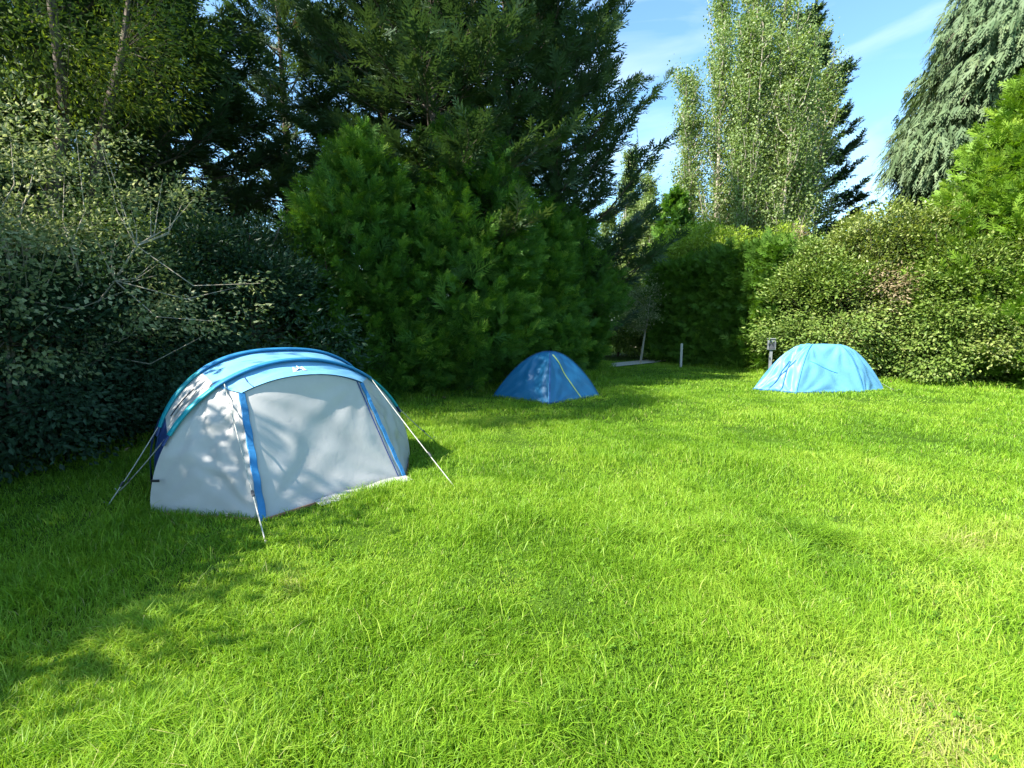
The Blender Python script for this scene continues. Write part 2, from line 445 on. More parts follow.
def cypress(name, H, r, mat, seed, n_plume=300, per=11, fl=.5, wid=.05, base=.15, prof=None, bark='bark', up=.75, loc=(0, 0, 0), rz=0, K=6):
    """bushy cypress, plumes of flat sprays right down to the ground"""
    rng = np.random.default_rng(seed)
    root = empty(name, loc, rz)
    bump = Bump(rng, .30)
    tp, tr = trunk_line(rng, H*.92, .05+H*.012)
    lines = [(tp, tr)]
    t = rng.beta(1.15, 1.35, n_plume)
    z = base+(H-base)*t
    if prof is None: prof = lambda t: (np.clip(1-t, 0, 1)**.55)*(.78+.35*np.minimum(t/.22, 1))*.9
    ph = rng.uniform(0, 2*np.pi, n_plume)
    o = np.stack([np.cos(ph), np.sin(ph), np.zeros(n_plume)], -1)
    rr = r*prof(t)*bump(np.stack([np.cos(ph), np.sin(ph), t*3], -1))*np.sqrt(rng.uniform(.35, 1, n_plume))
    el = np.clip(rng.normal(up, .22, n_plume)+t*.35, -.2, 1.45)
    D = nrm(o*np.cos(el)[:, None]+np.array([0, 0, 1.])*np.sin(el)[:, None]+rng.normal(0, .12, (n_plume, 3)))
    L = rng.uniform(.55, 1.1, n_plume)*(r*.55+.25)*(1-.35*t)
    tipP = o*rr[:, None]+np.stack([np.interp(z, tp[:, 2], tp[:, 0]), np.interp(z, tp[:, 2], tp[:, 1]), z], -1)
    st = tipP-D*L[:, None]*.65
    st[:, 2] = np.maximum(st[:, 2], .06)
    # a limb to about every fourth plume
    for i in range(0, n_plume, 4):
        zz = max(st[i, 2]-.35*rr[i], .1)
        b = np.array([np.interp(zz, tp[:, 2], tp[:, 0]), np.interp(zz, tp[:, 2], tp[:, 1]), zz])
        m = (b+st[i])/2+np.array([0, 0, -.06])
        lines.append((np.array([b, m, st[i], st[i]+D[i]*L[i]*.6]), np.array([.022, .016, .011, .004])))
    # sprays along each plume
    n = n_plume*per
    pi = np.repeat(np.arange(n_plume), per)
    s = rng.uniform(0, 1, n)
    ax = D[pi]
    side = nrm(np.cross(ax, rand_unit(rng, n)))
    P = st[pi]+ax*(L[pi]*s)[:, None]
    open_ = .35+.75*(1-s)
    fd = nrm(ax*np.cos(open_)[:, None]+side*np.sin(open_)[:, None])
    fN = nrm(np.cross(fd, np.cross(ax, fd))+rng.normal(0, .45, (n, 3)))
    fN = nrm(fN-fd*(fN*fd).sum(-1, keepdims=True))
    fL = fl*rng.uniform(.55, 1.15, n)*(1-.3*s)
    q, idx, tpos = fronds(rng, P, fd, fN, fL, K=K, wid=wid, droop=.12)
    pt = rng.random(n_plume)
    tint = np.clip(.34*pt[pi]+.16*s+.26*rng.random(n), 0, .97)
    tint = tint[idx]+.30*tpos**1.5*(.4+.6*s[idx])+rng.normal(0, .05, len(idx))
    keep = q[:, :, 2].min(1) > .02
    v, f = tubes(lines, 5)
    mesh_obj('trunk', v, f, M[bark], root, smooth=True)
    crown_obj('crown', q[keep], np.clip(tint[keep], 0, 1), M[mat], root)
    return root

def tall_conifer(name, H, reach, mat, seed, z0=1.5, n_limb=70, sec=9, per=7, fl=.45, wid=.05, elev=.12, weep=0.0, bark='bark', K=5, top=.85, dead=.2, taper=.8, tipup=.28, loc=(0, 0, 0), rz=0):
    rng = np.random.default_rng(seed)
    root = empty(name, loc, rz)
    tp, tr = trunk_line(rng, H, .06+H*.013, .012, 14)
    lines = [(tp, tr)]
    up = np.array([0, 0, 1.])
    Ps, Ds, Ns, Ls, Ts = [], [], [], [], []
    for i in range(n_limb):
        t = (i+rng.random())/n_limb
        z = z0+(H*.985-z0)*t**.9
        Lm = reach*((1-t)**taper)*rng.uniform(.6, 1.12)+.25
        if t < .12: Lm *= .8
        a = i*2.4+rng.normal(0, .35)
        o = np.array([math.cos(a), math.sin(a), 0])
        e0 = elev+rng.normal(0, .12)+t*.35
        k = 6; s = np.linspace(0, 1, k)
        b = np.array([np.interp(z, tp[:, 2], tp[:, 0]), np.interp(z, tp[:, 2], tp[:, 1]), z])
        pts = b+o*(s*Lm*math.cos(e0))[:, None]+up*(s*Lm*math.sin(e0)+(-.22*np.sin(s*np.pi)*.5+tipup*s**2.2-.5*weep*s**1.6)*Lm*.5)[:, None]
        pts += np.cumsum(rng.normal(0, .02*Lm, (k, 3)), 0)*s[:, None]
        lines.append((pts, np.linspace(.018+.012*Lm, .006, k)))
        lt = rng.random()
        nsec = max(3, int(sec*Lm/reach*1.3+2))
        for j in range(nsec):
            ss = .22+.78*(j+rng.random())/nsec
            if rng.random() < dead*(1-ss): continue
            p0 = np.array([np.interp(ss, s, pts[:, c]) for c in range(3)])
            dl = nrm((pts[-1]-pts[-3])[None])[0]
            sd = np.cross(dl, up); sd /= np.linalg.norm(sd)+1e-6
            sg = 1 if (j % 2) else -1
            aa = rng.uniform(.45, 1.05)*(1-ss*.5)
            d = dl*math.cos(aa)+sd*sg*math.sin(aa)+up*rng.normal(.05-weep*.5, .15)
            d /= np.linalg.norm(d)
            l2 = Lm*.42*(1.15-ss*.75)*rng.uniform(.7, 1.2)+.15
            m = p0+d*l2*.5+up*l2*(.02-.12*weep); e = p0+d*l2+up*l2*(.08-.45*weep)
            lines.append((np.array([p0, m, e]), np.array([.010, .007, .003])))
            for q_ in range(per):
                u = (q_+rng.random())/per
                P = p0*(1-u)**2+2*u*(1-u)*m+u*u*e
                s2 = 1 if (q_ % 2) else -1
                side = np.cross(d, up); side /= np.linalg.norm(side)+1e-6
                fd = d*.75+side*s2*rng.uniform(.25, .9)*(1-u*.5)+up*(rng.normal(.05, .2)-weep*rng.uniform(1.0, 2.2))
                fd /= np.linalg.norm(fd)
                Ps.append(P); Ds.append(fd)
                nn = up+rng.normal(0, .4, 3) if weep < .3 else o+rng.normal(0, .6, 3)
                Ns.append(nn); Ls.append(fl*rng.uniform(.6, 1.2))
                Ts.append(.45*lt+.4*rng.random()+(.12 if rng.random() < .06 else 0))
    P = np.array(Ps); D = np.array(Ds); N = np.array(Ns); L = np.array(Ls); T = np.array(Ts)
    N = nrm(N-D*(N*D).sum(-1, keepdims=True))
    q, idx, tpos = fronds(rng, P, D, N, L, K=K, wid=wid, droop=.10+.5*weep, side=.5-.18*min(weep, 1))
    v, f = tubes(lines, 5)
    mesh_obj('trunk', v, f, M[bark], root, smooth=True)
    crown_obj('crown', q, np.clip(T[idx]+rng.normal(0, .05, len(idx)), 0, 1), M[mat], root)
    return root

def broadleaf(name, H, r, mat, seed, n_clump=420, per=26, leaf=.07, asp=.55, cl=.32, zc=.5, flat=1.0, base=.1, bark='bark', stems=4, hole=.3, twig=.25, bumpa=.35, boxy=.62, stemw=1.0, loc=(0, 0, 0), rz=0, sc=(1, 1)):
    """leafy shrub or small tree: stems, twigs, and leaf clumps through its volume"""
    rng = np.random.default_rng(seed)
    root = empty(name, loc, rz)
    bump = Bump(rng, bumpa)
    d = rand_unit(rng, n_clump)
    rad = rng.uniform(.25, 1, n_clump)**.38*bump(d)
    hz = (H-base)/2
    hl = np.hypot(d[:, 0], d[:, 1])+1e-6
    bx = hl**(boxy-1)
    c = np.stack([d[:, 0]*bx*r*sc[0]*rad, d[:, 1]*bx*r*sc[1]*rad, base+hz+np.sign(d[:, 2])*np.abs(d[:, 2])**boxy*hz*rad], -1)
    # fuller skirts
    low = c[:, 2] < base+hz
    k = 1+.25*low
    c[:, 0] *= k; c[:, 1] *= k
    c[:, 2] = np.maximum(c[:, 2], .1)
    holes = c[rng.integers(0, n_clump, 9)]
    keep = np.ones(n_clump, bool)
    for h_ in holes: keep &= np.linalg.norm(c-h_, axis=1) > hole*rng.uniform(.3, 1.1)
    c = c[keep]; n_clump = len(c)
    lines = []
    st = []
    for i in range(stems):
        a = rng.uniform(0, 6.3); e = np.array([math.cos(a)*r*.45, math.sin(a)*r*.45, H*rng.uniform(.6, .88)])
        b = np.array([math.cos(a)*.12*r, math.sin(a)*.12*r, -.05])
        k_ = 7; s = np.linspace(0, 1, k_)[:, None]
        p = b*(1-s)+e*s+np.cumsum(rng.normal(0, .03*H, (k_, 3)), 0)*s
        lines.append((p, np.linspace((.02+.012*H)*stemw, .010, k_))); st.append(p)
    allp = np.concatenate(st)
    for i in range(n_clump):
        if rng.random() < twig:
            dd = np.linalg.norm(allp-c[i]-np.array([0, 0, -.35*r]), axis=1); b = allp[dd.argmin()]
            m = (b+c[i])/2+rng.normal(0, .05, 3)-np.array([0, 0, .12*np.linalg.norm(b-c[i])])
            lines.append((np.array([b, m, c[i]]), np.array([.009, .006, .002])))
    v, f = tubes(lines, 5)
    mesh_obj('trunk', v, f, M[bark], root, smooth=True)
    n = n_clump*per; ci = np.repeat(np.arange(n_clump), per)
    out = nrm(c-np.array([0, 0, base+hz*.8]))
    off = rng.normal(0, 1, (n, 3))
    # leaves sit along a few little shoots of each clump, in shelves
    off = off*np.array([1, 1, .55])*cl*.55
    P = c[ci]+off
    D = nrm(nrm(off)*.8+out[ci]*.7+rng.normal(0, .5, (n, 3))+np.array([0, 0, -.15]))
    N = nrm(np.array([0, 0, 1.])*.75+out[ci]*.9+rng.normal(0, .5, (n, 3)))
    N = nrm(N-D*(N*D).sum(-1, keepdims=True))
    L = leaf*rng.uniform(.55, 1.3, n)
    q = leafq(P, D, N, L, L*asp, -.18, .45)
    tint = np.clip(.38*rng.random(n_clump)[ci]+.55*rng.random(n), 0, 1)
    keep = q[:, :, 2].min(1) > .01
    crown_obj('crown', q[keep], tint[keep], M[mat], root)
    return root

def poplar(name, H, r, seed, stems=16, n_leaf=26000, leaf=.13, fan=.16, loc=(0, 0, 0), base=.6, mat='poplar', wdt=1.0):
    rng = np.random.default_rng(seed)
    root = empty(name, loc)
    lines, tw = [], []
    for i in range(stems):
        a = rng.uniform(0, 6.3); rr = math.sqrt(rng.random())
        h = H*(1-.42*rr**1.5)*rng.uniform(.88, 1.0)
        o = np.array([math.cos(a), math.sin(a), 0])*rr*r
        k = 12; s = np.linspace(0, 1, k)
        spread = np.minimum(1, (s*2.6)**.75)*(.85+.15*s)
        p = np.array([0, 0, -.1])+o*spread[:, None]*.82+np.array([0, 0, 1.])*(h*s)[:, None]+o*.12+np.cumsum(rng.normal(0, .05, (k, 3)), 0)*s[:, None]
        lines.append((p, np.linspace(.10*(1.2-.5*rr)*H/16, .012, k)))
        for j in range(int(48*H/18)):
            ss = rng.uniform(.10, 1)**.9
            b = np.array([np.interp(ss, s, p[:, c]) for c in range(3)])
            aa = rng.uniform(0, 6.3); l = rng.uniform(.6, 1.9)*(1.1-.6*ss)*r/3.4*1.15
            e = b+np.array([math.cos(aa)*l*.55, math.sin(aa)*l*.55, l*rng.uniform(.7, 1.2)])
            m = (b+e)/2+np.array([math.cos(aa), math.sin(aa), -.4])*l*.12
            lines.append((np.array([b, m, e]), np.array([.020, .014, .005])*H/16)); tw.append((b, m, e))
    v, f = tubes(lines, 5)
    mesh_obj('trunk', v, f, M['bark_pale'], root, smooth=True)
    tw = np.array(tw)
    ti = rng.integers(0, len(tw), n_leaf); u = rng.uniform(.05, 1.08, n_leaf)[:, None]
    P = tw[ti, 0]*(1-u)**2+2*u*(1-u)*tw[ti, 1]+u*u*tw[ti, 2]+rng.normal(0, .125*r/3.4+.05, (n_leaf, 3))
    D = nrm(rng.normal(0, 1, (n_leaf, 3))+np.array([0, 0, -.1]))
    N = nrm(rng.normal(0, 1, (n_leaf, 3)))
    N = nrm(N-D*(N*D).sum(-1, keepdims=True))
    L = leaf*rng.uniform(.6, 1.3, n_leaf)
    q = leafq(P, D, N, L, L*.8, -.15, .4)
    lowness = np.clip(1-P[:, 2]/(H*.45), 0, 1)
    tint = np.clip(.35*rng.random(len(tw))[ti]+.5*rng.random(n_leaf)+.15*lowness, 0, 1)
    crown_obj('crown', q, tint, M[mat], root)
    return root

def weeping_tree(name, H, r, mat, seed, n_tuft=3700, per=14, fl=.85, wid=.055, loc=(0, 0, 0)):
    """huge cone of arching limbs hung with drooping sprays"""
    rng = np.random.default_rng(seed)
    root = empty(name, loc); bump = Bump(rng, .42)
    tp, tr = trunk_line(rng, H, .5, .005, 12, .02); lines = [(tp, tr)]
    t = rng.beta(1.0, 1.5, n_tuft); ph = rng.uniform(0, 2*np.pi, n_tuft)
    o = np.stack([np.cos(ph), np.sin(ph), np.zeros(n_tuft)], -1)
    rr = r*(1-t)**.8*bump(np.stack([np.cos(ph), np.sin(ph), t*4.5], -1))*rng.uniform(.3, 1, n_tuft)**.4
    P0 = o*rr[:, None]+np.array([0, 0, 1.])*(.8+(H-.8)*t)[:, None]
    for i in range(0, n_tuft, 9):
        b = np.array([0, 0, min(P0[i, 2]+.1*rr[i], H*.98)]); m = (b+P0[i])/2+np.array([0, 0, .25+.05*rr[i]])
        lines.append((np.array([b, m, P0[i], P0[i]+o[i]*.3-[0, 0, .4]]), np.array([.07, .05, .025, .008])))
    n = n_tuft*per; ti = np.repeat(np.arange(n_tuft), per)
    tang = np.stack([-o[:, 1], o[:, 0], np.zeros(n_tuft)], -1)
    a = rng.uniform(-1, 1, n)
    P = P0[ti]+tang[ti]*(a*.75)[:, None]-o[ti]*(rng.uniform(0, .7, n))[:, None]+np.array([0, 0, 1.])*(.25-.35*a**2+rng.normal(0, .12, n))[:, None]
    D = nrm(np.array([0, 0, -1.])+o[ti]*rng.uniform(.15, .85, n)[:, None]+tang[ti]*(a*.45)[:, None]+rng.normal(0, .18, (n, 3)))
    N = nrm(o[ti]+np.array([0, 0, .5])+rng.normal(0, .45, (n, 3))); N = nrm(N-D*(N*D).sum(-1, keepdims=True))
    q, idx, tpos = fronds(rng, P, D, N, fl*rng.uniform(.5, 1.2, n), K=5, wid=wid, droop=.3, side=.40, spread=.6)
    tint = np.clip(.5*rng.random(n_tuft)[ti]+.4*rng.random(n), 0, 1)[idx]
    v, f = tubes(lines, 5)
    mesh_obj('trunk', v, f, M['bark'], root, smooth=True)
    keep = q[:, :, 2].min(1) > .05
    crown_obj('crown', q[keep], tint[keep], M[mat], root)
    return root

def hedge_wall(name, pts, H, depth, mat, seed, n_plume=900, per=9, fl=.4, wid=.05, loc=None):
    """clipped conifer hedge along a polyline"""
    rng = np.random.default_rng(seed)
    pts = np.asarray(pts, float); c = pts.mean(0)
    root = empty(name, (c[0], c[1], 0)); pts = pts-c
    seg = np.linalg.norm(np.diff(pts, axis=0), axis=1); cum = np.concatenate([[0], np.cumsum(seg)])
    s = rng.uniform(0, cum[-1], n_plume)
    x = np.interp(s, cum, pts[:, 0]); y = np.interp(s, cum, pts[:, 1])
    x2 = np.interp(np.minimum(s+.1, cum[-1]), cum, pts[:, 0]); y2 = np.interp(np.minimum(s+.1, cum[-1]), cum, pts[:, 1])
    x1 = np.interp(np.maximum(s-.1, 0), cum, pts[:, 0]); y1 = np.interp(np.maximum(s-.1, 0), cum, pts[:, 1])
    tg = nrm(np.stack([x2-x1, y2-y1, np.zeros(n_plume)], -1)); nn = np.stack([-tg[:, 1], tg[:, 0], np.zeros(n_plume)], -1)
    nz = VN(seed)
    # choose: faces (two) or top
    w = rng.random(n_plume)
    sd = np.where(w < .55, -1, np.where(w < .70, 1, 0))
    z = np.where(sd == 0, H*rng.uniform(.92, 1.0, n_plume), H*rng.uniform(.03, .98, n_plume))
    off = np.where(sd == 0, rng.uniform(-1, 1, n_plume), sd*rng.uniform(.65, 1.0, n_plume))*depth/2
    lump = (nz(s*1.1+3, z*1.1)-.5)
    off = off*(1+.25*lump)
    z = z*(1+.12*(nz(s*.8, off*2+9)-.5))
    st = np.stack([x, y, z], -1)+nn*(off[:, None])
    D = nrm(nn*(sd*.8)[:, None]+np.array([0, 0, 1.])*np.where(sd == 0, 1.0, .65)[:, None]+rng.normal(0, .25, (n_plume, 3)))
    L = rng.uniform(.3, .75, n_plume)*np.where(sd == 0, 1.15, .8)
    st = st-D*L[:, None]*.6
    n = n_plume*per; pi = np.repeat(np.arange(n_plume), per)
    u = rng.uniform(0, 1, n); ax = D[pi]
    side = nrm(np.cross(ax, rand_unit(rng, n)))
    P = st[pi]+ax*(L[pi]*u)[:, None]+rng.normal(0, .06, (n, 3))
    op = .35+.7*(1-u)
    fd = nrm(ax*np.cos(op)[:, None]+side*np.sin(op)[:, None])
    fN = nrm(rng.normal(0, .6, (n, 3))+ax)
    fN = nrm(fN-fd*(fN*fd).sum(-1, keepdims=True))
    q, idx, tpos = fronds(rng, P, fd, fN, fl*rng.uniform(.6, 1.15, n), K=5, wid=wid)
    keep = q[:, :, 2].min(1) > .02
    tint = np.clip(.4*rng.random(n_plume)[pi]+.45*rng.random(n), 0, 1)[idx]
    lines = []
    for t_ in np.arange(.4, cum[-1], .8):
        b = np.array([np.interp(t_, cum, pts[:, 0]), np.interp(t_, cum, pts[:, 1]), -.05])
        lines.append((np.array([b, b+[.03, .02, H*.5], b+[0, .04, H*.9]]), np.array([.07, .05, .015])))
    v, f = tubes(lines, 6)
    mesh_obj('trunk', v, f, M['bark'], root, smooth=True)
    crown_obj('crown', q[keep], tint[keep], M[mat], root)
    return root

# ------------------------------------------------------------------ tents
def frame_mesh(grid):
    """grid (r,c,3) -> verts, quads"""
    r, c = grid.shape[:2]
    i = np.arange(r-1)[:, None]*c+np.arange(c-1)[None, :]
    return grid.reshape(-1, 3), np.stack([i, i+1, i+c+1, i+c], -1).reshape(-1, 4)

def gnormals(grid):
    du = np.gradient(grid, axis=0); dv = np.gradient(grid, axis=1)
    return nrm(np.cross(du, dv))

def loft(A, B, r=24, sag=0.0, center=None, wr=0.0, seed=0, wdir=(5, 1.2)):
    """panel between two curves of equal point count; sag pulls it in toward centre, wr wrinkles it"""
    s = np.linspace(0, 1, r)[:, None, None]
    G = A[None]*(1-s)+B[None]*s
    N = gnormals(G)
    cen = np.array(center if center is not None else (0, .4, .4))
    flip = np.sign(((G-cen)*N).sum(-1).mean()) or 1
    N = N*flip
    u = np.linspace(0, 1, r)[:, None]; v = np.linspace(0, 1, A.shape[0])[None, :]
    mask = (np.sin(u*np.pi)*np.sin(v*np.pi))**.5
    disp = -sag*np.sin(u*np.pi)*np.sin(v*np.pi)
    if wr:
        nz = VN(seed+100); n2_ = VN(seed+200)
        warp = n2_(u*3+v*2, v*3-u+9)*2.2
        w = nz(u*wdir[0]+warp+20, v*wdir[1]*3+warp*1.5+11)-.5
        w += .22*(nz(u*wdir[0]*2.3-warp+40, v*wdir[1]*6.5+warp*2+31)-.5)
        # tension creases running from corners
        for cu, cv, fr in ((0, 0, 9), (1, 1, 8), (0, 1, 10), (1, 0, 8)):
            ang = np.arctan2(v-cv+1e-3, u-cu+1e-3); d = np.hypot(u-cu, v-cv)
            w += .8*np.sin(ang*fr*1.6+seed)*np.exp(-d*2.8)*np.minimum(d*4, 1)
        disp = disp+wr*w*mask
    return G+N*disp[..., None]

def cloth(name, G, mat, parent):
    v, f = frame_mesh(G)
    return mesh_obj(name, v, f, mat, parent, smooth=True)

def ribbon(name, curve, wdir, width, nrml, thick, mat, parent):
    """strap along a curve: closed flat bar. wdir, nrml: (k,3) or (3,)"""
    k = len(curve)
    wd = nrm(np.broadcast_to(np.asarray(wdir, float), (k, 3))); nn = nrm(np.broadcast_to(np.asarray(nrml, float), (k, 3)))
    h = width/2
    ring = np.stack([curve-wd*h, curve-wd*h*.8+nn*thick, curve+wd*h*.8+nn*thick, curve+wd*h], 1)
    V = ring.reshape(-1, 3)
    i = np.arange(k-1)[:, None]*4; j = np.arange(4)[None, :]; j2 = (j+1) % 4
    F = np.stack([i+j, i+j2, i+4+j2, i+4+j], -1).reshape(-1, 4)
    F = np.concatenate([F, [[0, 1, 2, 3], [4*k-4, 4*k-3, 4*k-2, 4*k-1]]])
    return mesh_obj(name, V, F, mat, parent, smooth=False)

def rope(parent, p0, p1, r=.005, mat='rope'):
    p0 = np.array(p0, float); p1 = np.array(p1, float)
    s = np.linspace(0, 1, 7)[:, None]
    p = p0*(1-s)+p1*s+np.array([0, 0, -1.])*np.sin(s*np.pi)*.012
    v, f = tubes([(p, np.full(7, r))], 6)
    o = mesh_obj('guy_rope', v, f, M[mat], parent, smooth=True)
    q = p0*.28+p1*.72; dq = nrm((p0-p1)[None])[0]
    v, f = tubes([(np.array([q-dq*.025, q+dq*.025]), np.array([r*2.2, r*2.2]))], 6)
    mesh_obj('slider', v, f, M['boxdark'], o, smooth=False)
    d = nrm((p0-p1)[None])[0]; d[2] = 0
    a = p1+np.array([0, 0, .05])+d*.00
    pg = np.array([p1-d*.0+[0, 0, -.10]+d*.05, p1+[0, 0, .02], p1+[0, 0, .045]-d*.012, p1+[0, 0, .05]-d*.035])
    v, f = tubes([(pg, np.full(4, .0045))], 6)
    mesh_obj('peg', v, f, M['steel'], o, smooth=True)
    return o

def big_tent():
    P1 = np.array([-3.05, 3.92]); A = np.array([.719, .695]); A /= np.linalg.norm(A); N = np.array([A[1], -A[0]])
    o2 = P1+A*1.25
    root = empty('tunnel_tent', (o2[0], o2[1], 0), math.atan2(A[1], A[0]))
    tag(root, 'large grey tent with light blue roof, blue and teal arch bands and guy ropes', 'tent')
    TENTPOLY.append([tuple(o2+A*x-N*y) for x, y in ((-1.22, .0), (-.60, -.83), (.82, -.74), (1.24, .0), (1.22, .5), (.85, 1.7), (-.85, 1.7), (-1.22, .5))])
    p = 2.05
    def arch(th, a, h, y, lean=0, p=2.05):
        c = np.cos(th); s = np.sin(th)
        x = -a*np.sign(c)*np.abs(c)**(2/p); z = h*np.abs(s)**(2/p)
        return np.stack([x, y+lean*z, z], -1)
    TH = np.linspace(0, np.pi, 81)
    F = lambda th: arch(th, 1.27, 1.25, 0.0, 0)
    Rr = lambda th: arch(th, 1.17, 1.335, .48, 0, 2.5)
    cen = (0, .35, .45)
    tl, tr_ = 1.0, np.pi-1.0        # where the blue middle begins and ends
    def th_at_x(fn, x):
        t = np.linspace(.001, np.pi-.001, 4000); return t[np.abs(fn(t)[:, 0]-x).argmin()]
    tl = th_at_x(F, -.715); tr_ = th_at_x(F, .75)
    mid = np.linspace(tl, tr_, 46)
    cloth('roof_panel', loft(F(mid), Rr(mid), 16, .015, cen, .018, 3), M['sky'], root)
    tk = th_at_x(F, -1.27*.87)
    for sg, (t0, t1) in ((-1, (tk, tl)), (1, (tr_, np.pi-tk))):
        th = np.linspace(t0, t1, 30)
        e = cloth('end_panel', loft(F(th), Rr(th), 14, .02, cen, .016, 5+sg), M['grey'], root)
        th = np.linspace(0, tk, 16) if sg < 0 else np.linspace(np.pi-tk, np.pi, 16)
        cloth('end_skirt', loft(F(th)-np.array([.02*sg, -.01, 0]), Rr(th), 14, .02, cen, .014, 15+sg), M['navy'], root)
        # slot vent with its dark mesh, high on the end between the bands
        tv = np.linspace(tl*.62, tl*.88, 12) if sg < 0 else np.linspace(np.pi-tl*.88, np.pi-tl*.62, 12)
        cv = F(tv)*.52+Rr(tv)*.48
        out = nrm(cv-np.array(cen))
        ribbon('vent', cv+out*.012, nrm(np.gradient(cv, axis=0)*0+np.array([0, 1, 0])), .028, out, .006, M['mesh'], e)
        # navy lower flap at the rear of each end
    # rear shell over the sleeping end
    th = np.linspace(0, np.pi, 61)
    B = arch(th, .95, .62, 1.95)
    cloth('rear_panel', loft(Rr(th), B, 26, -.10, cen, .02, 9), M['sky'], root)
    flat = B.copy(); flat[:, 2] = 0; flat[:, 1] = 2.02
    cloth('rear_wall', loft(B, flat, 8, 0, cen, .01, 10), M['grey'], root)
    lo = np.linspace(0.0, .55, 14)
    for sg in (-1, 1):
        q = lo if sg < 0 else np.pi-lo
        a_ = Rr(q)*.995+np.array([0.012*sg, 0, 0]); b_ = loft(Rr(th), B, 26, -.10, cen)[10]
        bb = b_[:14] if sg < 0 else b_[::-1][:14]
        cloth('side_flap', loft(a_+np.array([.02*sg, .03, 0]), bb+np.array([.03*sg, 0, 0]), 8, -.01, cen, .008, 12), M['navy'], root)
    # awning strip in front of the front arch
    kx = np.linspace(-1, 1, 46)
    Gc = np.stack([kx*.575, np.full(46, -.235)-.02*(1-kx**2), 1.128-.125*np.abs(kx)**2.2], -1)
    aw = loft(F(mid), Gc, 14, .012, cen, .022, 21)
    awn = cloth('awning', aw, M['sky'], root)
    # hem of the awning
    Gh = Gc+np.array([0, -.004, -.012])
    # door
    P2 = np.array([-.63, -.82, .0]); P3 = np.array([.79, -.675, .0])
    top = np.stack([kx*.57, np.full(46, -.215)-.02*(1-kx**2), 1.116-.125*np.abs(kx)**2.2], -1)
    fk = ((kx+1)/2)[:, None]
    bot = P2*(1-fk)+P3*fk+np.array([0, .03, 0])*np.sin(fk*np.pi)
    door = loft(top, bot, 40, .035, cen, .022, 37, (1.6, .9))
    d_ = cloth('door_panel', door, M['grey'], root)
    # side panels of the porch
    nS = 36; s = np.linspace(0, 1, nS)
    def side(sg):
        t0 = tl if sg < 0 else tr_
        thv = np.linspace(t0, 0 if sg < 0 else np.pi, nS)
        a_ = F(thv)
        b_ = door[:, 0] if sg < 0 else door[:, -1]
        b_ = np.stack([np.interp(s, np.linspace(0, 1, len(b_)), b_[:, c]) for c in range(3)], -1)
        return loft(a_, b_, 26, .012, cen, .045, 44+sg, (1.2, 2.2))
    for sg in (-1, 1):
        G = side(sg)
        cloth('side_panel', G, M['grey'], root)
        # blue strap down the door edge
        e = door[:, 0] if sg < 0 else door[:, -1]
        tdir = nrm(np.gradient(e, axis=0)); nn = nrm(np.cross(np.array([1., 0, 0])*1.0, tdir))
        nn = np.where((nn[:, 1:2] > 0), -nn, nn)
        ww = nrm(np.cross(tdir, nn))
        wob = np.sin(np.linspace(0, 34, len(e)))[:, None]*.003
        ribbon('strap', e+nn*.012+ww*wob, ww, .058 if sg < 0 else .042, nn, .008, M['strap'], root)
    # zip beside the right strap
    e = door[:, -3]; nn = np.tile([[.1, -1, .35]], (len(e), 1))
    ribbon('zip', e+nrm(nn)*.006, np.array([1., 0, 0]), .012, nn, .004, M['navy'], d_)
    # pole sleeves: blue in the middle, teal towards the ends
    for fn, y in ((F, 0), (Rr, 1)):
        def sleeve(name, t0, t1, k, w, mat, lift):
            th_ = np.linspace(t0, t1, k); c = fn(th_)
            tg = nrm(np.gradient(c, axis=0)); ow = nrm(np.cross(np.array([0, 1., 0]), tg)); ow *= np.sign((ow*(c-np.array([0, c[0, 1], .3]))).sum(-1, keepdims=True))
            ang = np.linspace(0, 2*np.pi, 10, endpoint=False)
            ring = c[:, None]+ow[:, None]*lift+np.array([0, 1., 0])*(np.cos(ang)*w/2)[None, :, None]+ow[:, None]*(np.sin(ang)*.018)[None, :, None]
            i_ = np.arange(k-1)[:, None]*10; j_ = np.arange(10)[None, :]; j2 = (j_+1) % 10
            Ff = np.stack([i_+j_, i_+j2, i_+10+j2, i_+10+j_], -1).reshape(-1, 4)
            return mesh_obj(name, ring.reshape(-1, 3), Ff, M[mat], root, smooth=True)
        sleeve('pole_sleeve', tl-.02, tr_+.02, 60, .115, 'bandblue', .010)
        te = np.interp(.66, fn(TH[:41])[:, 2], TH[:41])
        tb = np.interp(.58, fn(TH[:41])[:, 2], TH[:41])
        for a0, a1, a2 in ((te, tl-.01, tb), (np.pi-te, tr_+.01, np.pi-tb)):
            e = sleeve('sleeve_end', a0, a1, 22, .10, 'teal', .006)
            th_ = np.linspace(a0, a2, 5)
            t_ = fn(th_); ow = nrm(t_-np.array([0, t_[0, 1], .3]))
            ribbon('buckle', t_+ow*.006, np.array([0, 1., 0]), .075, ow, .014, M['navy'], e)
            th2 = np.linspace(a2, 0 if a2 < 1.5 else np.pi, 14); c2 = fn(th2); ow2 = nrm((c2-np.array([0, c2[0, 1], .3]))*np.array([1, 0, .3]))
            v, f = tubes([(c2-ow2*.03, np.full(14, .007))], 6)
            mesh_obj('pole', v, f, M['pole'], root, smooth=True)
    # white mountain mark on the awning strip
    v0 = 24; row = 6
    nA = gnormals(aw); nA *= np.sign(((aw-np.array(cen))*nA).sum(-1, keepdims=True))
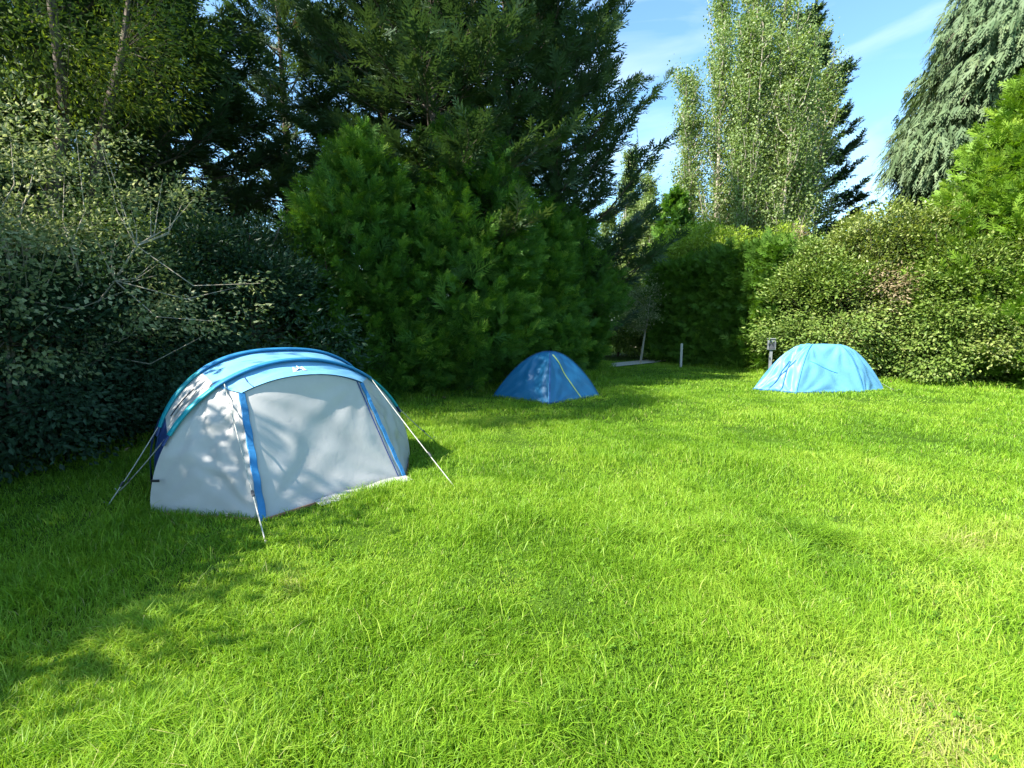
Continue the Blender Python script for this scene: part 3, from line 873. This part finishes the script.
    def on_awn(x, z):       # x across (m), z down the strip 0..1
        ci = 22.5+(x-.05)/.029; ri = z*13
        c0 = int(np.clip(ci, 0, 44)); r0 = int(np.clip(ri, 0, 12)); fc, fr = ci-c0, ri-r0
        pnt = (aw[r0, c0]*(1-fc)+aw[r0, c0+1]*fc)*(1-fr)+(aw[r0+1, c0]*(1-fc)+aw[r0+1, c0+1]*fc)*fr
        return pnt+nA[r0, c0]*.008
    polys = [[(-.085, .80), (-.045, .38), (-.018, .62), (-.052, .74)], [(-.030, .66), (.012, .22), (.048, .60), (.012, .54)], [(.03, .50), (.055, .42), (.10, .68), (.055, .66)], [(-.085, .84), (-.03, .72), (.06, .70), (-.02, .80)]]
    V, Fq = [], []
    for q in polys:
        Fq.append([len(V)+i_ for i_ in range(4)]); V += [on_awn(c[0]*.75, .5+(c[1]-.5)*.75) for c in q]
    mesh_obj('emblem', np.array(V), np.array(Fq), M['white'], awn)
    # fine dark line and loose tie on the awning's left part
    v, f = tubes([(np.array([on_awn(-.42, .25), on_awn(-.46, .6), on_awn(-.49, .98)]), np.full(3, .004))], 5)
    mesh_obj('toggle_cord', v, f, M['navy'], awn)
    # orange hem and ground flap along the foot
    foot = np.concatenate([np.linspace([-1.27, 0, 0], P2, 14), bot[1:-1], np.linspace(P3, [1.27, 0, 0], 12)])
    foot = foot+np.array([0, -.010, .022])
    ribbon('hem', foot, np.array([0, 0, 1.]), .022, np.array([0, -1., 0]), .006, M['orange'], root)
    fl = bot+np.array([0, -.012, .055]); fl2 = bot+np.array([.01, -.11, .03])
    fl2[:, 1] += .03*np.sin(np.linspace(0, 11, 46)); fl[:, 2] += .01*np.sin(np.linspace(0, 17, 46))
    cloth('ground_flap', loft(fl[14:], fl2[14:], 6, -.01, cen, .015, 71), M['grey'], root)
    # dark webbing tab low on the left end
    ribbon('webbing_tab', np.array([[-1.25, -.02, .30], [-1.23, -.05, .302], [-1.20, -.09, .305]]), np.array([0, 0, 1.]), .022, np.array([-.5, -.8, 0]), .006, M['pole'], root)
    # ropes
    zf = .62
    lf = F(np.array([tk]))[0]+[-.02, 0, 0]; lr = Rr(np.array([np.interp(.66, Rr(TH[:41])[:, 2], TH[:41])]))[0]+[-.02, 0, 0]
    rope(root, lr, w2l(root, -3.59, 4.09)); rope(root, lf, w2l(root, -3.77, 4.42))
    rope(root, F(np.array([tl+.05]))[0]+[0, -.05, .0], w2l(root, -1.79, 3.33))
    rope(root, F(np.array([tr_+.02]))[0]+[0, -.03, .02], w2l(root, -.56, 4.59))
    rope(root, F(np.array([np.pi-tl*.6]))[0], np.array([2.0, .55, .0])); rope(root, np.array([1.13, .5, zf]), np.array([1.75, 1.0, 0]))
    return root

def w2l(root, x, y, z=0.0):
    a = root.rotation_euler.z; dx, dy = x-root.location.x, y-root.location.y
    return np.array([dx*math.cos(a)+dy*math.sin(a), -dx*math.sin(a)+dy*math.cos(a), z])

def panel_dome(root, base, apex, H, mat, p=1.6, e=.85, rows=34, cols=26, sag=.05, wr=.02, seed=0, seam=None, names='panel', mats=None, wrs=None):
    """base: list of (x,y) ccw; apex: matching points near the top; poles curve along each vertex"""
    base = np.asarray(base, float); apex = np.asarray(apex, float); n = len(base)
    th = np.linspace(0, np.pi/2, rows)
    rr = np.cos(th)**e; zz = H*np.sin(th)**(1/1.0)
    zz = H*(1-rr**1.85)
    poles = []
    for i in range(n):
        xy = apex[i]+(base[i]-apex[i])*rr[:, None]
        poles.append(np.concatenate([xy, zz[:, None]], 1))
    res = []
    c = np.array([*(base.mean(0)), H*.3])
    for i in range(n):
        A, B = poles[i], poles[(i+1) % n]
        G = loft(A, B, cols, sag, c, (wrs[i] if wrs else wr), seed+i*7, (5, .5) if wrs and wrs[i] > .08 else (2.5, 1.2))
        v, f = frame_mesh(G)
        o = mesh_obj(names, v, f, (mats[i] if mats else M[mat]), root, smooth=True)
        res.append((o, G))
    # cap
    if np.linalg.norm(apex-apex.mean(0), axis=1).max() > .02:
        cp = np.array([[*a, H] for a in apex]); m = cp.mean(0)+[0, 0, .02]
        V = np.concatenate([cp, [m]]); Fq = [[i, (i+1) % n, n] for i in range(n)]
        mesh_obj('top_panel', V, np.array(Fq), M[mat], root, smooth=True)
    if seam:
        for i in range(n):
            pl = poles[i]; ow = nrm(pl-c); tg = nrm(np.gradient(pl, axis=0)); w = nrm(np.cross(tg, ow))
            ribbon('seam', pl+ow*.006, w, .035, ow, .008, M[seam], root)
    return poles, res

def blue_dome():
    cx, cy = .78, 10.62
    root = empty('dome_tent', (cx, cy, 0))
    tag(root, 'small royal blue dome tent with a lime zip, standing in the hedge shade', 'tent')
    base = np.array([[-.02, -1.02], [1.20, .08], [.05, 1.1], [-1.22, .02]])
    ap = np.array([[.0, -.03], [.03, 0], [.0, .03], [-.03, 0]])+np.array([.05, 0])
    TENTPOLY.append([tuple(b*.96+[cx, cy]) for b in base])
    poles, res = panel_dome(root, base, ap, 1.02, 'dome', e=1.0, sag=.03, wr=.035, seed=5, seam='seam')
    # lime zip tape: curves down the right front panel
    o, G = res[0]
    k = 30; u = np.linspace(.86, .02, k); v = .16+.46*np.sin(np.linspace(0.15, 1.0, k)*np.pi*.5)
    cs = []
    for a, b in zip(u, v):
        r_ = b*(G.shape[0]-1); c_ = a*(G.shape[1]-1); r0, c0 = int(r_), int(min(c_, G.shape[1]-2)); fr, fc = r_-r0, c_-c0
        cs.append((G[r0, c0]*(1-fc)+G[r0, c0+1]*fc)*(1-fr)+(G[r0+1, c0]*(1-fc)+G[r0+1, c0+1]*fc)*fr)
    cs = np.array(cs)
    nn = nrm(cs-np.array([0, 0, .2])); tg = nrm(np.gradient(cs, axis=0))
    ribbon('zip_crease_tape', cs+nn*.010, nrm(np.cross(tg, nn)), .035, nn, .006, M['lime'], o)
    # pale strip standing in for a whitish reflection near the front corner
    pl = poles[0]; c = np.array([0, 0, .25])
    sl = pl[3:16]; nn = nrm(sl-c)
    ribbon('reflection_strip', sl+nn*.014+np.array([-.025, 0, 0]), np.array([1., .1, 0]), .018, nn, .006, M['cyan'], root)
    # hem
    loop = np.concatenate([np.linspace([*base[i], .03], [*base[(i+1) % 4], .03], 8, endpoint=False) for i in range(4)]+[[[*base[0], .03]]])
    ribbon('hem', loop, np.array([0, 0, 1.]), .03, nrm(loop*np.array([1, 1, 0])+1e-6), .006, M['seam'], root)
    # crossed pole ends
    return root

def cyan_tent():
    cx, cy = 7.62, 11.75
    root = empty('dome_tent', (cx, cy, 0))
    tag(root, 'low light blue tent with creased sides in full sun before the hedge', 'tent')
    base = np.array([[-.98, -.62], [.70, -.52], [1.50, -.12], [.95, .95], [-.6, 1.0], [-1.62, .10]])
    ap = np.array([[-.32, -.06], [.28, -.06], [.36, 0], [.28, .12], [-.30, .12], [-.42, .02]])
    TENTPOLY.append([tuple(b*.96+[cx, cy]) for b in base])
    poles, res = panel_dome(root, base, ap, 1.13, 'cyan', e=1.05, sag=.035, wr=.05, seed=31, wrs=(.06, .06, .05, .05, .05, .15))
    c = np.array([0, 0, .3])
    for i in (0, 1, 4):
        pl = poles[i]; ow = nrm(pl-c); tg = nrm(np.gradient(pl, axis=0))
        ribbon('seam', pl+ow*.006, nrm(np.cross(tg, ow)), .03, ow, .007, M['seam2'], root)
    # tape lines painting dark crease shade onto the left flap
    o, G = res[5]
    def onp(G, a, b):
        r_ = b*(G.shape[0]-1); c_ = a*(G.shape[1]-1); r0, c0 = int(min(r_, G.shape[0]-2)), int(min(c_, G.shape[1]-2)); fr, fc = r_-r0, c_-c0
        return (G[r0, c0]*(1-fc)+G[r0, c0+1]*fc)*(1-fr)+(G[r0+1, c0]*(1-fc)+G[r0+1, c0+1]*fc)*fr
    for v0, v1, bow in ((.15, .45, .14), (.38, .72, -.12), (.62, .50, .10)):
        u = np.linspace(.04, .62, 18)
        cs = np.array([onp(G, a, np.clip(v0+(v1-v0)*t+bow*math.sin(t*math.pi), .02, .97)) for a, t in zip(u, np.linspace(0, 1, 18))])
        nn = nrm(cs-c); tg = nrm(np.gradient(cs, axis=0))
        ribbon('zip_crease_tape', cs+nn*.012, nrm(np.cross(tg, nn)), .022, nn, .006, M['seam'], o)
    o, G = res[0]
    cs = np.array([onp(G, .62-.16*t, .12+.52*t) for t in np.linspace(0, 1, 16)]); cs = cs+nrm(cs-c)*.006
    nn = nrm(cs-c); tg = nrm(np.gradient(cs, axis=0))
    ribbon('crease_shade_tape', cs, nrm(np.cross(tg, nn)), .018, nn, .006, M['seam2'], o)  # darker strip drawn in for the shade of a crease
    loop = np.concatenate([np.linspace([*base[i], .03], [*base[(i+1) % 6], .03], 8, endpoint=False) for i in range(6)]+[[[*base[0], .03]]])
    ribbon('hem', loop, np.array([0, 0, 1.]), .03, nrm(loop*np.array([1, 1, 0])+1e-6), .006, M['seam'], root)
    rope(root, [1.40, -.1, .2], [1.75, -.2, 0], .003)
    return root

big_tent(); blue_dome(); cyan_tent()
build_grass()

# ------------------------------------------------------------------ small furniture
def marker_post():
    root = empty('marker_post', (6.42, 18.2, 0))
    tag(root, 'thin pale wooden post standing alone before the shaded hedge', 'post')
    s = .036
    V = []; 
    for z, k in ((-.1, 1), (.88, 1), (.91, .6)):
        V += [[-s*k, -s*k, z], [s*k, -s*k, z], [s*k, s*k, z], [-s*k, s*k, z]]
    F = []
    for r_ in range(2):
        for j in range(4): F.append([r_*4+j, r_*4+(j+1) % 4, r_*4+4+(j+1) % 4, r_*4+4+j])
    F.append([8, 9, 10, 11])
    mesh_obj('shaft', np.array(V), np.array(F), M['wood'], root)
    v, f = tubes([(np.array([[s+.004, 0, .72], [s+.02, 0, .72]]), np.array([.012, .012]))], 8)
    mesh_obj('staple', v, f, M['steel'], root)
def bevel_box(name, x0, x1, y0, y1, z0, z1, mat, parent, b=.012):
    V = []
    for z, i_ in ((z0, b), (z0+b, 0), (z1-b, 0), (z1, b)):
        V += [[x0+i_, y0+i_, z], [x1-i_, y0+i_, z], [x1-i_, y1-i_, z], [x0+i_, y1-i_, z]]
    F = [[3, 2, 1, 0], [12, 13, 14, 15]]
    for r_ in range(3):
        for j in range(4): F.append([r_*4+j, r_*4+(j+1) % 4, r_*4+4+(j+1) % 4, r_*4+4+j])
    return mesh_obj(name, np.array(V), np.array(F), mat, parent)
def hookup():
    root = empty('hookup_box', (7.95, 14.75, 0), -.35)
    tag(root, 'grey utility box on a short post at the shaded hedge corner', 'utility box')
    bevel_box('post', -.04, .04, -.04, .04, -.1, .84, M['box'], root)
    b = bevel_box('housing', -.11, .11, -.09, .07, .845, 1.17, M['box'], root)
    bevel_box('door', -.085, .085, -.106, -.092, .88, 1.09, M['boxdark'], b, .004)
    bevel_box('lid', -.13, .13, -.12, .09, 1.172, 1.20, M['box'], b, .008)
marker_post(); hookup()

# ------------------------------------------------------------------ planting: left side
GH = 'bushy cypresses of the left hedge'
t = cypress('cypress_tree', 5.5, 2.2, 'leyland', 101, 720, 17, .50, .026, K=9, up=.5, loc=(-3.25, 11.1, 0))
tag(t, 'bright green bushy cypress right behind the grey tent', 'tree', GH)
t = cypress('cypress_tree', 6.3, 2.35, 'leyland', 102, 720, 17, .50, .026, K=9, up=.5, loc=(-1.35, 12.0, 0))
tag(t, 'tallest bushy cypress with a pale pointed tip, between grey tent and blue dome tent', 'tree', GH)
t = cypress('cypress_tree', 5.0, 1.9, 'leyland', 103, 520, 16, .50, .026, K=9, up=.5, loc=(.5, 14.4, 0))
tag(t, 'dark green rounded cypress directly behind the royal blue dome tent', 'tree', GH)
t = cypress('cypress_tree', 5.3, 1.7, 'leyland', 105, 440, 16, .50, .026, K=9, up=.5, loc=(-.35, 13.3, 0))
tag(t, 'darker bushy cypress filling in just left of the royal blue dome tent', 'tree', GH)
t = cypress('cypress_tree', 5.5, 2.1, 'leyland', 104, 640, 16, .50, .027, K=9, up=.55, loc=(1.75, 17.2, 0), prof=lambda t: (np.clip(1-t**2.4, 0, 1)**.5)*(.72+.35*np.minimum(t/.4, 1)))
tag(t, 'broad rounded dark cypress at the end of the left hedge beside the gap', 'tree', GH)

t = broadleaf('laurel_shrub', 3.3, 1.35, 'laurel', 201, 900, 40, .105, .42, .36, loc=(-4.95, 8.9, 0))
tag(t, 'dark glossy laurel shrub left behind the grey tent', 'shrub')
t = broadleaf('hawthorn_shrub', 4.0, 1.75, 'hawthorn', 202, 470, 64, .058, .6, .25, loc=(-5.9, 5.7, 0), bark='bark_pale', stems=8, hole=.5, bumpa=.95, boxy=.9, stemw=.4, base=1.0, twig=.5)
tag(t, 'pale leaved shrub with bare light branches at the left edge', 'shrub')
t = broadleaf('holly_shrub', 2.4, 1.15, 'laurel', 203, 800, 40, .075, .55, .3, loc=(-5.95, 5.55, 0))
tag(t, 'low dark shrub at the foot of the pale leaved shrub', 'shrub')
t = broadleaf('holly_shrub', 2.8, 1.1, 'laurel', 205, 700, 40, .075, .55, .3, loc=(-5.75, 6.9, 0))
tag(t, 'dark shrub on the grass edge left of the grey tent, behind its guy ropes', 'shrub')
t = broadleaf('privet_shrub', 3.4, 1.2, 'mixed_dark', 204, 700, 40, .075, .55, .32, loc=(-5.9, 8.2, 0))
tag(t, 'deep shade shrub between the pale leaved shrub and the laurel', 'shrub')

GY = 'low yews deep in the shade of the tall conifers'
y0 = cypress('yew_tree', 4.6, 2.0, 'dark_conifer', 221, 420, 10, .5, .06, loc=(-8.6, 7.6, 0))
tag(y0, 'dark yew behind the pale leaved shrub at the left edge', 'tree', GY)
for loc, rz, sc, lab in (((-8.0, 10.6, 0), 1.0, 1.0, 'dark yew behind the deep shade shrub'), ((-6.6, 11.4, 0), 2.4, .85, 'dark yew behind the glossy laurel'),
                         ((-5.4, 13.4, 0), 3.3, .85, 'dark yew left of the bright cypress behind the grey tent'), ((-9.3, 3.6, 0), 4.4, 1.0, 'dark yew beyond the left edge of the view')):
    r_ = copy_tree(y0); r_.location = loc; r_.rotation_euler = (0, 0, rz); r_.scale = (sc,)*3
    tag(r_, lab, 'tree', GY)

t = broadleaf('unseen_hazel', 4.6, 1.4, 'mixed_dark', 206, 700, 36, .11, .6, .34, loc=(-7.4, 3.7, 0))  # unseen shrub added to stop sun leaking onto the shaded lawn
tag(t, 'dense unseen hazel added beyond the left edge to keep sun off the lawn', 'shrub')

GO = 'trees overhanging the left lawn'
t = broadleaf('ash_tree', 10.8, 2.5, 'overhang', 211, 1100, 60, .085, .32, .45, base=3.8, bark='bark', stems=4, hole=.7, loc=(-7.9, 7.8, 0), bumpa=.5, boxy=.9)
tag(t, 'yellow green broadleaf tree hanging over the top left corner', 'tree', GO)
t = broadleaf('ash_tree', 4.9, 2.1, 'laurel', 212, 1300, 40, .12, .55, .42, base=.1, bark='bark', stems=4, hole=.2, loc=(-7.1, 1.5, 0), bumpa=.4, boxy=.7)
tag(t, 'dark dense bushy tree beyond the left edge of the view shading the near lawn', 'tree', GO)

t = broadleaf('ash_tree', 8.8, 1.7, 'overhang', 213, 120, 34, .12, .5, .40, base=4.4, bark='bark', stems=3, hole=.7, loc=(-9.6, 1.1, 0), bumpa=.5, boxy=1)  # unseen sparse tree added to throw dappled shade on the grey tent
tag(t, 'unseen thin crowned broadleaf tree added beyond the left edge to dapple the tent', 'tree', GO)

t = broadleaf('ash_tree', 13.6, 1.7, 'overhang', 214, 420, 36, .12, .5, .40, base=9.4, bark='bark', stems=3, hole=.5, loc=(-8.9, 4.3, 0), bumpa=.5, boxy=.8)  # unseen tree added to shade the blue dome, sun passes under its crown
tag(t, 'unseen high crowned broadleaf tree added beyond the left edge to shade the dome tent', 'tree', GO)

GT = 'tall dark conifers behind the left hedge'
tc1 = tall_conifer('conifer_tree', 15.2, 3.0, 'dark_conifer', 301, 3.2, 105, 10, 8, .56, .048, taper=.6, loc=(-2.0, 12.9, 0))
tag(tc1, 'tall dark conifer whose bare trunk shows above the bright cypresses', 'tree', GT)
tc2 = tall_conifer('conifer_tree', 18.5, 5.0, 'dark_conifer', 302, 1.0, 100, 10, 8, .62, .052, tipup=.5, loc=(1.7, 19.0, 0))
tag(tc2, 'tall dark conifer with long right branches feathered against the sky', 'tree', GT)
tc3 = tall_conifer('conifer_tree', 15, 3.3, 'dark_conifer', 303, .8, 95, 10, 8, .56, .05, loc=(-9.2, 10.2, 0))
tag(tc3, 'dark conifer behind the pale leaved shrub at far left', 'tree', GT)
for src, loc, rz, sc, lab in ((tc3, (-8.8, 12.6, 0), 2.1, 1.12, 'dark conifer left of the sky gaps, behind the laurel'),
                              (tc2, (-.2, 17.6, 0), 1.3, .95, 'dark conifer in the middle of the tall row'),
                              (tc1, (-4.3, 17.0, 0), 4.0, 1.15, 'dark conifer just right of the sky gaps'),
                              (tc2, (-9.2, 20.5, 0), 2.2, .9, 'distant dark conifer showing inside the left sky gaps'),
                              (tc1, (-11.8, 14.6, 0), 5.1, 1.0, 'dark conifer at the back seen through the left sky gaps')):
    r_ = copy_tree(src); r_.location = loc; r_.rotation_euler = (0, 0, rz); r_.scale = (sc,)*3
    tag(r_, lab, 'tree', GT)

# ------------------------------------------------------------------ planting: right side
t = hedge_wall('conifer_hedge', [(7.0, 21.8), (7.7, 19.4), (8.75, 17.5), (9.4, 16.2)], 4.0, 1.7, 'hedge', 401, 1900, 10, .45, .055)
tag(t, 'clipped green conifer hedge, its face shaded and its top sunlit', 'hedge')
t = broadleaf('sunlit_top_bush', 5.9, 1.6, 'sunlit_top', 403, 900, 36, .14, .5, .36, bumpa=.5, loc=(7.9, 22.2, 0))  # bush added so the hedge end looks sunlit along its top
tag(t, 'added yellow green bush imitating a sunlit hedge top at the far end beside the gap', 'shrub')
t = broadleaf('sunlit_top_bush', 5.4, 1.7, 'sunlit_top', 402, 1000, 36, .13, .5, .36, bumpa=.5, loc=(9.6, 19.4, 0))  # bush added behind the hedge in place of its sunlit top
tag(t, 'added yellow green bush standing in for the sunlit top of the clipped hedge', 'shrub')
GM = 'mixed shrubs of the right hedge'
t = broadleaf('mixed_shrub', 3.95, 1.35, 'mixed_dark', 501, 900, 54, .105, .58, .36, bumpa=.5, loc=(9.75, 15.2, 0))
tag(t, 'olive leafy hedge shrub directly behind the light blue tent', 'shrub', GM)
t = broadleaf('mixed_shrub', 5.1, 1.6, 'mixed', 502, 1200, 54, .105, .58, .38, bumpa=.6, boxy=.75, loc=(11.5, 14.8, 0))
tag(t, 'tall pale green hedge shrub rising right of the light blue tent', 'shrub', GM)
t = broadleaf('mixed_shrub', 4.3, 1.45, 'mixed_dark', 503, 1100, 54, .10, .58, .36, bumpa=.6, boxy=.8, loc=(12.2, 13.3, 0))
tag(t, 'lower ivy green hedge shrub right of the light blue tent', 'shrub', GM)
t = broadleaf('mixed_shrub', 4.1, 1.7, 'mixed', 504, 1200, 54, .10, .58, .38, bumpa=.6, boxy=.8, loc=(13.9, 12.3, 0))
tag(t, 'yellow olive hedge shrub at the right edge of the picture', 'shrub', GM)
t = broadleaf('withered_shrub', 3.3, .8, 'brownleaf', 505, 150, 26, .11, .4, .3, base=1.9, loc=(10.55, 14.1, 0), stems=3, boxy=1)
tag(t, 'withered brown patch of shrub in the right hedge', 'shrub')
t = cypress('cypress_tree', 8.0, 2.7, 'leyland_sun', 506, 900, 13, .60, .040, K=8, loc=(13.6, 13.4, 0))
tag(t, 'cypress in painted sunlit yellow green rising over the right hedge at the right edge', 'tree')
t = broadleaf('pampas_clump', 4.7, .5, 'brownleaf', 507, 80, 26, .12, .3, .25, base=3.3, loc=(9.6, 16.6, 0), stems=3, boxy=1)
tag(t, 'pale pinkish dry plume clump on top of the hedge corner', 'shrub')

t = poplar('poplar_tree', 25, 4.0, 601, 26, 200000, .115, loc=(12.9, 27.0, 0))
tag(t, 'tall pale poplar with many upright stems beyond the hedge', 'tree')
t = poplar('poplar_tree', 15.2, 2.5, 602, 15, 80000, .12, loc=(8.5, 32.0, 0))
tag(t, 'smaller slim poplar left of the tall poplar', 'tree')
t = tall_conifer('fir_tree', 20.5, 4.6, 'back_conifer', 603, 1.5, 100, 10, 7, .72, .075, elev=.05, tipup=.42, loc=(18.1, 32, 0))
tag(t, 'dark fir with level branches showing right of the tall poplar', 'tree')
t = cypress('cypress_tree', 8.6, 1.9, 'leyland', 604, 360, 10, .66, .07, loc=(8.9, 26.5, 0))
tag(t, 'dark green cypress between the small and the tall poplar', 'tree')
t = weeping_tree('weeping_cypress', 23, 7.6, 'weeping', 605, loc=(22.8, 22.5, 0))
tag(t, 'huge grey green weeping cypress in the upper right corner', 'tree')
t = broadleaf('sapling', 3.4, .8, 'hawthorn', 606, 160, 26, .09, .6, .3, base=1.3, bark='bark_pale', stems=1, loc=(5.35, 20.3, 0), boxy=1)
tag(t, 'slender sapling in front of the path at the gap', 'tree')
t = broadleaf('far_shrub', 4.2, 2.4, 'mixed_dark', 607, 800, 36, .15, .55, .42, loc=(5.2, 25.0, 0))
tag(t, 'dark shrub beyond the path closing the gap', 'shrub')

# ------------------------------------------------------------------ light, sky, camera
sun_dir = Vector((-.86, -.51, 0)).normalized()
EL = R(45)
tosun = Vector((sun_dir.x*math.cos(EL), sun_dir.y*math.cos(EL), math.sin(EL)))
sl = bpy.data.lights.new('sun', 'SUN'); sl.energy = 5.0; sl.angle = R(.5); sl.color = (1, .95, .86)
so = bpy.data.objects.new('sun', sl); C.objects.link(so)
so.rotation_euler = tosun.to_track_quat('Z', 'Y').to_euler(); so.location = (-20, -12, 25)

w = bpy.data.worlds.new('World'); scene.world = w; w.use_nodes = True
nt = w.node_tree; nt.nodes.clear()
wo = nt.nodes.new('ShaderNodeOutputWorld'); bg = nt.nodes.new('ShaderNodeBackground')
sk = nt.nodes.new('ShaderNodeTexSky'); sk.sky_type = 'NISHITA'; sk.sun_disc = False
sk.sun_elevation = EL; sk.sun_rotation = math.atan2(tosun.x, tosun.y)
sk.altitude = 50; sk.air_density = 1.0; sk.dust_density = .8; sk.ozone_density = 1.0
bg.inputs['Strength'].default_value = .108
tcn = nt.nodes.new('ShaderNodeTexCoord'); mpn = nt.nodes.new('ShaderNodeMapping'); mpn.inputs['Scale'].default_value = (1.2, 2.4, 5)
nt.links.new(tcn.outputs['Generated'], mpn.inputs['Vector'])
cn = nt.nodes.new('ShaderNodeTexNoise'); cn.inputs['Scale'].default_value = 2.2; cn.inputs['Detail'].default_value = 7; cn.inputs['Distortion'].default_value = .6
nt.links.new(mpn.outputs[0], cn.inputs['Vector'])
ccr = nt.nodes.new('ShaderNodeValToRGB'); ccr.color_ramp.elements[0].position = .50; ccr.color_ramp.elements[1].position = .85
ccr.color_ramp.elements[1].color = (.38, .38, .38, 1)
nt.links.new(cn.outputs['Fac'], ccr.inputs['Fac'])
hs = nt.nodes.new('ShaderNodeMix'); hs.data_type = 'RGBA'; hs.blend_type = 'MULTIPLY'; hs.inputs[0].default_value = 1; hs.inputs[7].default_value = (.80, 1.06, 1.12, 1)
nt.links.new(sk.outputs[0], hs.inputs[6])
cm = nt.nodes.new('ShaderNodeMix'); cm.data_type = 'RGBA'; cm.inputs[7].default_value = (5.5, 5.8, 6.2, 1)
nt.links.new(ccr.outputs['Color'], cm.inputs[0]); nt.links.new(hs.outputs[2], cm.inputs[6])
nt.links.new(cm.outputs[2], bg.inputs['Color']); nt.links.new(bg.outputs[0], wo.inputs['Surface'])

cam = bpy.data.cameras.new('camera'); co = bpy.data.objects.new('camera', cam); C.objects.link(co)
cam.sensor_fit = 'HORIZONTAL'; cam.sensor_width = 36; cam.lens = 36*480/1024
cam.clip_start = .05; cam.clip_end = 1500
co.location = (0, 0, 1.6); co.rotation_euler = (R(90-7.0), 0, 0)
scene.camera = co

scene.render.engine = 'CYCLES'
cy = scene.cycles
cy.max_bounces = 6; cy.diffuse_bounces = 3; cy.glossy_bounces = 2; cy.transmission_bounces = 4; cy.transparent_max_bounces = 4
cy.caustics_reflective = False; cy.caustics_refractive = False
cy.use_denoising = True
cy.sample_clamp_indirect = 6
vs = scene.view_settings
vs.view_transform = 'Standard'; vs.look = 'None'; vs.gamma = 1; vs.use_curve_mapping = False
vs.exposure = 1.7
